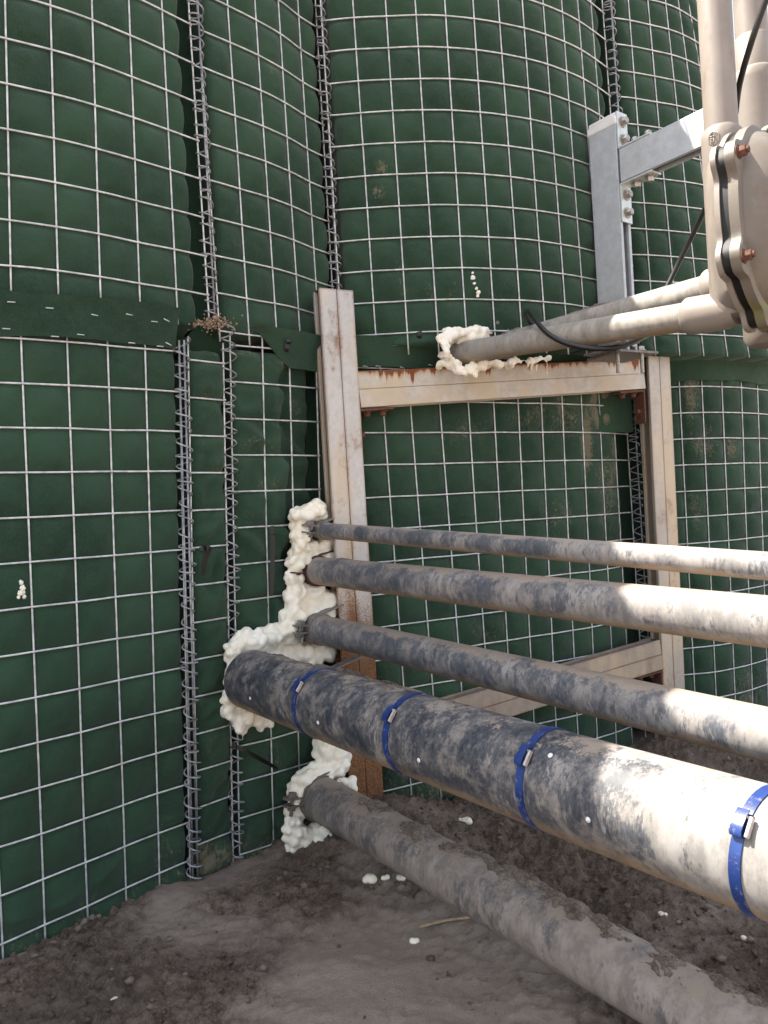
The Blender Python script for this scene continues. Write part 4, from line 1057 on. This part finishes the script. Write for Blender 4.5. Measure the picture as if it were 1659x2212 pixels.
def raised_text(body, size, origin, right, up, nrm, name, parent, mat):
    cu = bpy.data.curves.new(name, 'FONT'); cu.body = body; cu.size = size; cu.extrude = .0008; cu.align_x = 'CENTER'; cu.align_y = 'CENTER'
    tmp = bpy.data.objects.new(name, cu); COL.objects.link(tmp); dg = bpy.context.evaluated_depsgraph_get(); dg.update()
    m_ = bpy.data.meshes.new_from_object(tmp.evaluated_get(dg)); bpy.data.objects.remove(tmp)
    mt = Matrix((right, up, nrm)).transposed().to_4x4(); mt.translation = origin; m_.transform(mt); m_.materials.clear(); m_.materials.append(mat)
    o_ = bpy.data.objects.new(name, m_); COL.objects.link(o_); o_.parent = parent; return o_
for ch, yy in (('L', 376), ('5', 386), ('0', 395), ('5', 405)):
    p = on_body(1551, yy, R1, .0328); nr = Vector((p.x - R1.x, p.y - R1.y, 0)).normalized(); rt = Vector((-nr.y, nr.x, 0))
    raised_text(ch, .0105, p, rt, RUP, nr, 'lettering', v1, M['paint'])

# black cable
cb = thing('cable', 'black rubber cable drooping over the level pipes and up past the risers', 'cable')
def spline(pts, k=10):
    pts = [Vector(p) for p in pts]; arr = np.array(pts); u = np.linspace(0, len(pts) - 1, (len(pts) - 1) * k + 1)
    return np.stack([crom(arr[:, i], u) for i in range(3)], 1)
cpts = [at(1690, -90, 1.20), at(1652, 8, 1.23), at(1622, 95, 1.26), at(1597, 185, 1.31), at(1584, 270, 1.37), at(1556, 370, 1.43), at(1518, 462, 1.50), at(1470, 560, 1.56), at(1428, 645, 1.58), at(1395, 697, 1.60), at(1320, 715, 1.66), at(1210, 715, 1.75),
        at(1150, 700, 1.80), at(1136, 679, 1.73), at(1143, 674, 1.68), at(1157, 692, 1.605), at(1185, 722, 1.548), at(1230, 744, 1.513), at(1290, 753, 1.485), at(1345, 747, 1.49), at(1400, 724, 1.53), at(1440, 700, 1.60)]
mb = MB().tube(spline(cpts), .0052, 12); build(mb, 'sheath', M['black'], cb, angle=180)

# black cable ties
def tie(label, pts, w=.0035, head=None):
    th = thing('cable_tie', label, 'cable tie', 'black cable ties on the mesh')
    pp = spline(pts, 6); mb = MB(); vs = []; fs = []
    for i, p in enumerate(pp):
        p = Vector(p); t = Vector(pp[min(i + 1, len(pp) - 1)]) - Vector(pp[max(i - 1, 0)]); t.normalize()
        v = Vector((0, -1, 0)); s_ = t.cross(v).normalized(); ww = w * (1.0 if i < len(pp) * .8 else 1 - .5 * (i / len(pp) - .8) / .2)
        vs += [p - s_ * ww - v * .0007, p + s_ * ww - v * .0007, p + s_ * ww + v * .0007, p - s_ * ww + v * .0007]
    for i in range(len(pp) - 1):
        for q in range(4): fs.append((i * 4 + q, i * 4 + (q + 1) % 4, i * 4 + 4 + (q + 1) % 4, i * 4 + 4 + q))
    fs += [(3, 2, 1, 0), tuple(len(vs) - 4 + q for q in range(4))]
    mb.add(vs, fs); build(mb, 'tail', M['black'], th, angle=40)
    k = MB(); h = Vector(head if head is not None else pp[0]); k.box(h, (1, 0, 0), (0, 1, 0), (0, 0, 1), .010, .008, .009); build(k, 'head', M['black'], th, bevel=.001)
tie('black cable tie bent double on the narrow strip between the coils', [at(437, 1186, 1.505), at(446, 1184, 1.495), at(452, 1186, 1.495), at(445, 1200, 1.50), at(441, 1222, 1.505), at(438, 1243, 1.51)], .005)
tie('long black cable tie hanging straight down on the creased cell', [at(587, 1136, 1.625), at(589, 1160, 1.625), at(589, 1200, 1.628), at(588, 1250, 1.63), at(586, 1288, 1.632)], .0048, at(588, 1150, 1.622))
tie('black cable tie pointing down to the right from the lower coil hinge', [at(506, 1611, 1.555), at(530, 1622, 1.55), at(560, 1638, 1.56), at(600, 1661, 1.59)], .0042)
tie('short black cable tie under the torn triangular flap', [at(622, 730, 1.66), at(622, 742, 1.655), at(620, 752, 1.655), at(618, 760, 1.66)], .005, at(623, 736, 1.652))
tie('small black cable tie on the wire above the left end of the upper rail', [at(905, 716, 1.735), at(907, 722, 1.73), at(904, 731, 1.735)], .006, at(906, 722, 1.728))

# ------------------------------------------------------------------ foam
def foam(name, label, cat, blobs, group=None, voxel=.0028):
    mb = MB()
    for (c, r) in blobs: mb.ball(c, r, 2, (random.uniform(.85, 1.2), random.uniform(.85, 1.15), random.uniform(.8, 1.1)), 0.07)
    o = build(mb, name, M['foam'], angle=180)
    rm = o.modifiers.new('merge', 'REMESH'); rm.mode = 'VOXEL'; rm.voxel_size = voxel; rm.use_smooth_shade = True
    sm_ = o.modifiers.new('soften', 'SMOOTH'); sm_.factor = 0.5; sm_.iterations = 1
    tag(o, label, cat, group)
    tx = bpy.data.textures.get('lumps') or bpy.data.textures.new('lumps', 'VORONOI'); tx.noise_scale = 0.022; tx.noise_intensity = 1.0
    dp = o.modifiers.new('lumps', 'DISPLACE'); dp.texture = tx; dp.strength = -0.014 if voxel > .0025 else -0.004; dp.mid_level = 0.45; dp.texture_coords = 'LOCAL'
    s2 = o.modifiers.new('soften_again', 'SMOOTH'); s2.iterations = 2
    return o
def Y3(x): return float(np.interp(x, [400, 480, 498, 568, 626, 684, 720, 800], [1.515, 1.575, 1.60, 1.645, 1.695, 1.735, 1.745, 1.76]))
def chain(pts, n, rad, jit, dy=-.034, taper=1.0):
    """blobs along a picture polyline lying against the wall; rad in picture units"""
    P_ = np.array(pts, float); d = np.r_[0, np.cumsum(np.hypot(*np.diff(P_[:, :2], axis=0).T))]; out = []
    n = int(n * 2.0)
    for k in range(n):
        s_ = d[-1] * (k + random.uniform(-.4, .4)) / max(1, n - 1); s_ = min(max(s_, 0), d[-1])
        x = np.interp(s_, d, P_[:, 0]); y = np.interp(s_, d, P_[:, 1]); r = np.interp(s_, d, P_[:, 2]) if P_.shape[1] > 2 else rad
        x += random.gauss(0, jit); y += random.gauss(0, jit); Y = Y3(x) + dy + random.uniform(-.012, .008)
        out.append((at(x, y, Y), r * random.uniform(.7, 1.35) * Y / F))
    return out
random.seed(21)
blobs = chain([(693, 1102, 14), (668, 1108, 18), (650, 1112, 16)], 16, 0, 5)
blobs += chain([(653, 1108, 18), (645, 1150, 16), (652, 1190, 18), (640, 1240, 14), (636, 1290, 17), (634, 1335, 19), (630, 1365, 17)], 62, 0, 4.5)
blobs += chain([(668, 1185, 17), (690, 1200, 20), (700, 1180, 16), (672, 1215, 13)], 22, 0, 6, -.02)
blobs += chain([(660, 1285, 16), (695, 1290, 18), (708, 1315, 20), (675, 1320, 20), (690, 1335, 16)], 40, 0, 7, -.022)
blobs += chain([(640, 1360, 17), (600, 1372, 19), (560, 1385, 20), (525, 1395, 18), (503, 1405, 15)], 64, 0, 6.5)
blobs += chain([(640, 1395, 17), (600, 1410, 15), (560, 1408, 14), (530, 1425, 16), (670, 1415, 20), (700, 1408, 18)], 60, 0, 7, -.02)
blobs += chain([(503, 1405, 14), (510, 1430, 15), (500, 1455, 12), (508, 1480, 14), (498, 1505, 12), (508, 1530, 14), (512, 1552, 14), (517, 1572, 12)], 50, 0, 5)
blobs += chain([(520, 1430, 12), (528, 1460, 12), (520, 1490, 11), (522, 1530, 13)], 22, 0, 4)
blobs += chain([(515, 1560, 14), (540, 1555, 14), (565, 1558, 12), (580, 1560, 8)], 24, 0, 4)
blobs += [(at(524, 1590, 1.575), .0035), (at(525, 1582, 1.575), .0045), (at(524, 1598, 1.575), .0028), (at(695, 1245, 1.7), .006), (at(700, 1343, 1.69), .005)]
foam('foam', 'long cream bead of cured foam beside the pipe stack and round the thick pipe', 'foam', blobs, 'cured cream foam sealing the pipes')
random.seed(5)
blobs = chain([(700, 1598, 16), (712, 1625, 22), (725, 1650, 22), (700, 1660, 20)], 34, 0, 6, -.06)
blobs += chain([(715, 1665, 18), (680, 1675, 18), (650, 1690, 17), (642, 1720, 17), (640, 1750, 15), (636, 1775, 14)], 52, 0, 5, -.075)
blobs += chain([(634, 1775, 14), (632, 1800, 15), (640, 1825, 13), (625, 1835, 7)], 24, 0, 4, -.085)
blobs += chain([(645, 1800, 15), (670, 1805, 17), (700, 1815, 17), (720, 1828, 13), (690, 1790, 12)], 32, 0, 6, -.09)
blobs += chain([(735, 1685, 8), (755, 1692, 10), (765, 1700, 9)], 12, 0, 3, -.12)
foam('foam', 'cream lump of cured foam round the lowest pipe down to the soil', 'foam', blobs, 'cured cream foam sealing the pipes')
random.seed(9)
def blob(x, y, Y, r): return (at(x, y, Y), r * Y / F)
blobs = []
for (x, y, r, Y) in ((955, 735, 10, 1.81), (962, 728, 12, 1.815), (978, 722, 12, 1.82), (995, 716, 12, 1.83), (1012, 714, 12, 1.84), (1030, 714, 10, 1.84), (1045, 720, 10, 1.85), (1020, 728, 15, 1.85), (1000, 732, 14, 1.85), (1040, 732, 12, 1.86), (1025, 742, 14, 1.86),
                     (962, 748, 9, 1.80), (964, 760, 8, 1.80), (965, 772, 9, 1.80), (958, 785, 8, 1.80), (975, 778, 9, 1.79), (985, 790, 12, 1.785), (990, 800, 10, 1.78), (968, 788, 7, 1.79), (950, 791, 6, 1.80), (945, 793, 4, 1.80),
                     (1012, 797, 10, 1.79), (1020, 805, 8, 1.785), (1026, 795, 11, 1.795), (1040, 790, 10, 1.80), (1055, 787, 9, 1.81), (1070, 788, 9, 1.81), (1078, 793, 8, 1.81), (1025, 812, 5, 1.78), (1004, 808, 4, 1.775),
                     (1040, 711, 5, 1.86), (1052, 709, 4, 1.86), (1030, 709, 5, 1.86)): blobs.append(blob(x, y, Y - (.045 if y < 775 else .012), r * 1.3))
for k in range(60): blobs.append(blob(random.uniform(962, 1058), random.uniform(716, 750), random.uniform(1.81, 1.86), random.uniform(8, 15)))
for k in range(22): blobs.append(blob(random.uniform(955, 985), random.uniform(735, 782), random.uniform(1.83, 1.86), random.uniform(7, 12)))
for k in range(24): x = random.uniform(1032, 1110); blobs.append(blob(x, 792 - (x - 1032) * .07 + random.gauss(0, 3), 1.83 + (x - 1032) * .0004, random.uniform(4, 9)))
for k in range(34): x = random.uniform(1100, 1185); blobs.append(blob(x, 783 - (x - 1108) * .12 + random.gauss(0, 2.5), 1.85 + (x - 1108) * .0006, random.uniform(3.5, 7.5)))
for (x, y0, y1, r) in ((1183, 775, 808, 2.6), (1150, 783, 800, 3), (1160, 790, 802, 2.5), (1142, 782, 794, 3)):
    for q in np.linspace(0, 1, 8): blobs.append(blob(x - q * 2, y0 + (y1 - y0) * q, 1.845 + (x - 1108) * .0006, r))
foam('foam', 'cream foam dripping over the rusty rail under the upper pale pipes', 'foam', blobs, 'cured cream foam sealing the pipes', .0026)
# crumbs of foam on the soil, each on its own
def on_ground(x, y):
    a, b = AB(x, y); Y = -CAM_Z / b
    for _ in range(12): Y = (gz(a * Y, Y) - CAM_Z) / b
    return Vector((a * Y, Y, gz(a * Y, Y)))
GC = 'scraps of foam on the soil'
def scrap(x, y, r, label, n=4, flat=.8, spread=.8, ax=1.0):
    p = on_ground(x, y + r * .6); Y = p.y; rw = r * Y / F; bl = []
    for k in range(n): bl.append((p + Vector((random.gauss(0, rw * .42 * spread * ax), random.gauss(0, rw * .42 * spread), rw * .35)), rw * random.uniform(.5, .8)))
    foam('foam_scrap', label, 'foam scrap', bl, GC, voxel=max(.0012, rw * .14))
scrap(800, 1893, 14, 'round white foam scrap just left of the lowest pipe, largest of three in a row', 7)
scrap(834, 1896, 8, 'small foam scrap in the middle of three in a row beside the lowest pipe', 4)
scrap(866, 1896, 9, 'small foam scrap of three in a row, touching the lowest pipe', 5)
scrap(245, 2152, 10, 'lone white foam scrap in the bottom left corner of the soil', 5)
scrap(1003, 1756, 12, 'long flat foam scrap behind the thick pipe near the wall', 9, .5, 1.2, 2.0)
scrap(1434, 1967, 10, 'oval white foam scrap between the thick pipe and the lowest pipe', 3)
scrap(1606, 2031, 9, 'half buried foam scrap at the right edge of the soil', 3)
scrap(893, 2030, 10, 'pale grey foam scrap below the straw', 6, .5, 1.2, 1.4)
scrap(850, 1700, 6, 'bit of foam at the foot of the left post', 3)
# straw
a_ = on_ground(906, 2007); b_ = on_ground(968, 1996); c_ = on_ground(1034, 1985)
up_ = Vector((0, 0, .004))
mb = MB(); mb.tube(spline([a_ + up_, b_ + up_ * 1.6, c_ + up_]), [.0018 + .0012 * math.sin(i * .7) ** 2 for i in range(21)], 8)
mb.tube(spline([a_ + up_ + Vector((.002, .006, 0)), b_ + up_ * 1.5 + Vector((0, .004, 0)), c_ + up_ + Vector((0, -.001, 0))]), .0013, 6)
tag(build(mb, 'straw', M['twig'], angle=180), 'dry tan straw lying on the soil against the lowest pipe', 'straw')
a_ = on_ground(165, 2020); b_ = on_ground(215, 2000); mb = MB(); mb.tube(spline([a_ + up_ * 2, (a_ + b_) / 2 + up_ * 4, b_ + up_ * 2.4]), [.004 + .002 * math.sin(i) for i in range(21)], 8)
tag(build(mb, 'stick', M['clampmud'], angle=180), 'dark muddy stick half buried beside the left gabion cell', 'stick')

# ------------------------------------------------------------------ put every thing's origin at its own base
bpy.context.view_layer.update()
def tree(o):
    out = [o]
    for c in o.children: out += tree(c)
    return out
for o in [x for x in SC.objects if x.parent is None and x.type in ('MESH', 'EMPTY') and x.get('kind') != 'structure']:
    ms = [x for x in tree(o) if x.type == 'MESH']
    if not ms: continue
    lo = np.full(3, 1e9); hi = -lo; done = set()
    for m_ in ms:
        a = np.empty(len(m_.data.vertices) * 3, np.float32); m_.data.vertices.foreach_get('co', a); a = a.reshape(-1, 3); lo = np.minimum(lo, a.min(0)); hi = np.maximum(hi, a.max(0))
    base = Vector(((lo[0] + hi[0]) / 2, (lo[1] + hi[1]) / 2, lo[2]))
    for m_ in ms:
        if m_.data.name not in done: m_.data.transform(Matrix.Translation(-base)); done.add(m_.data.name)
    o.location = base
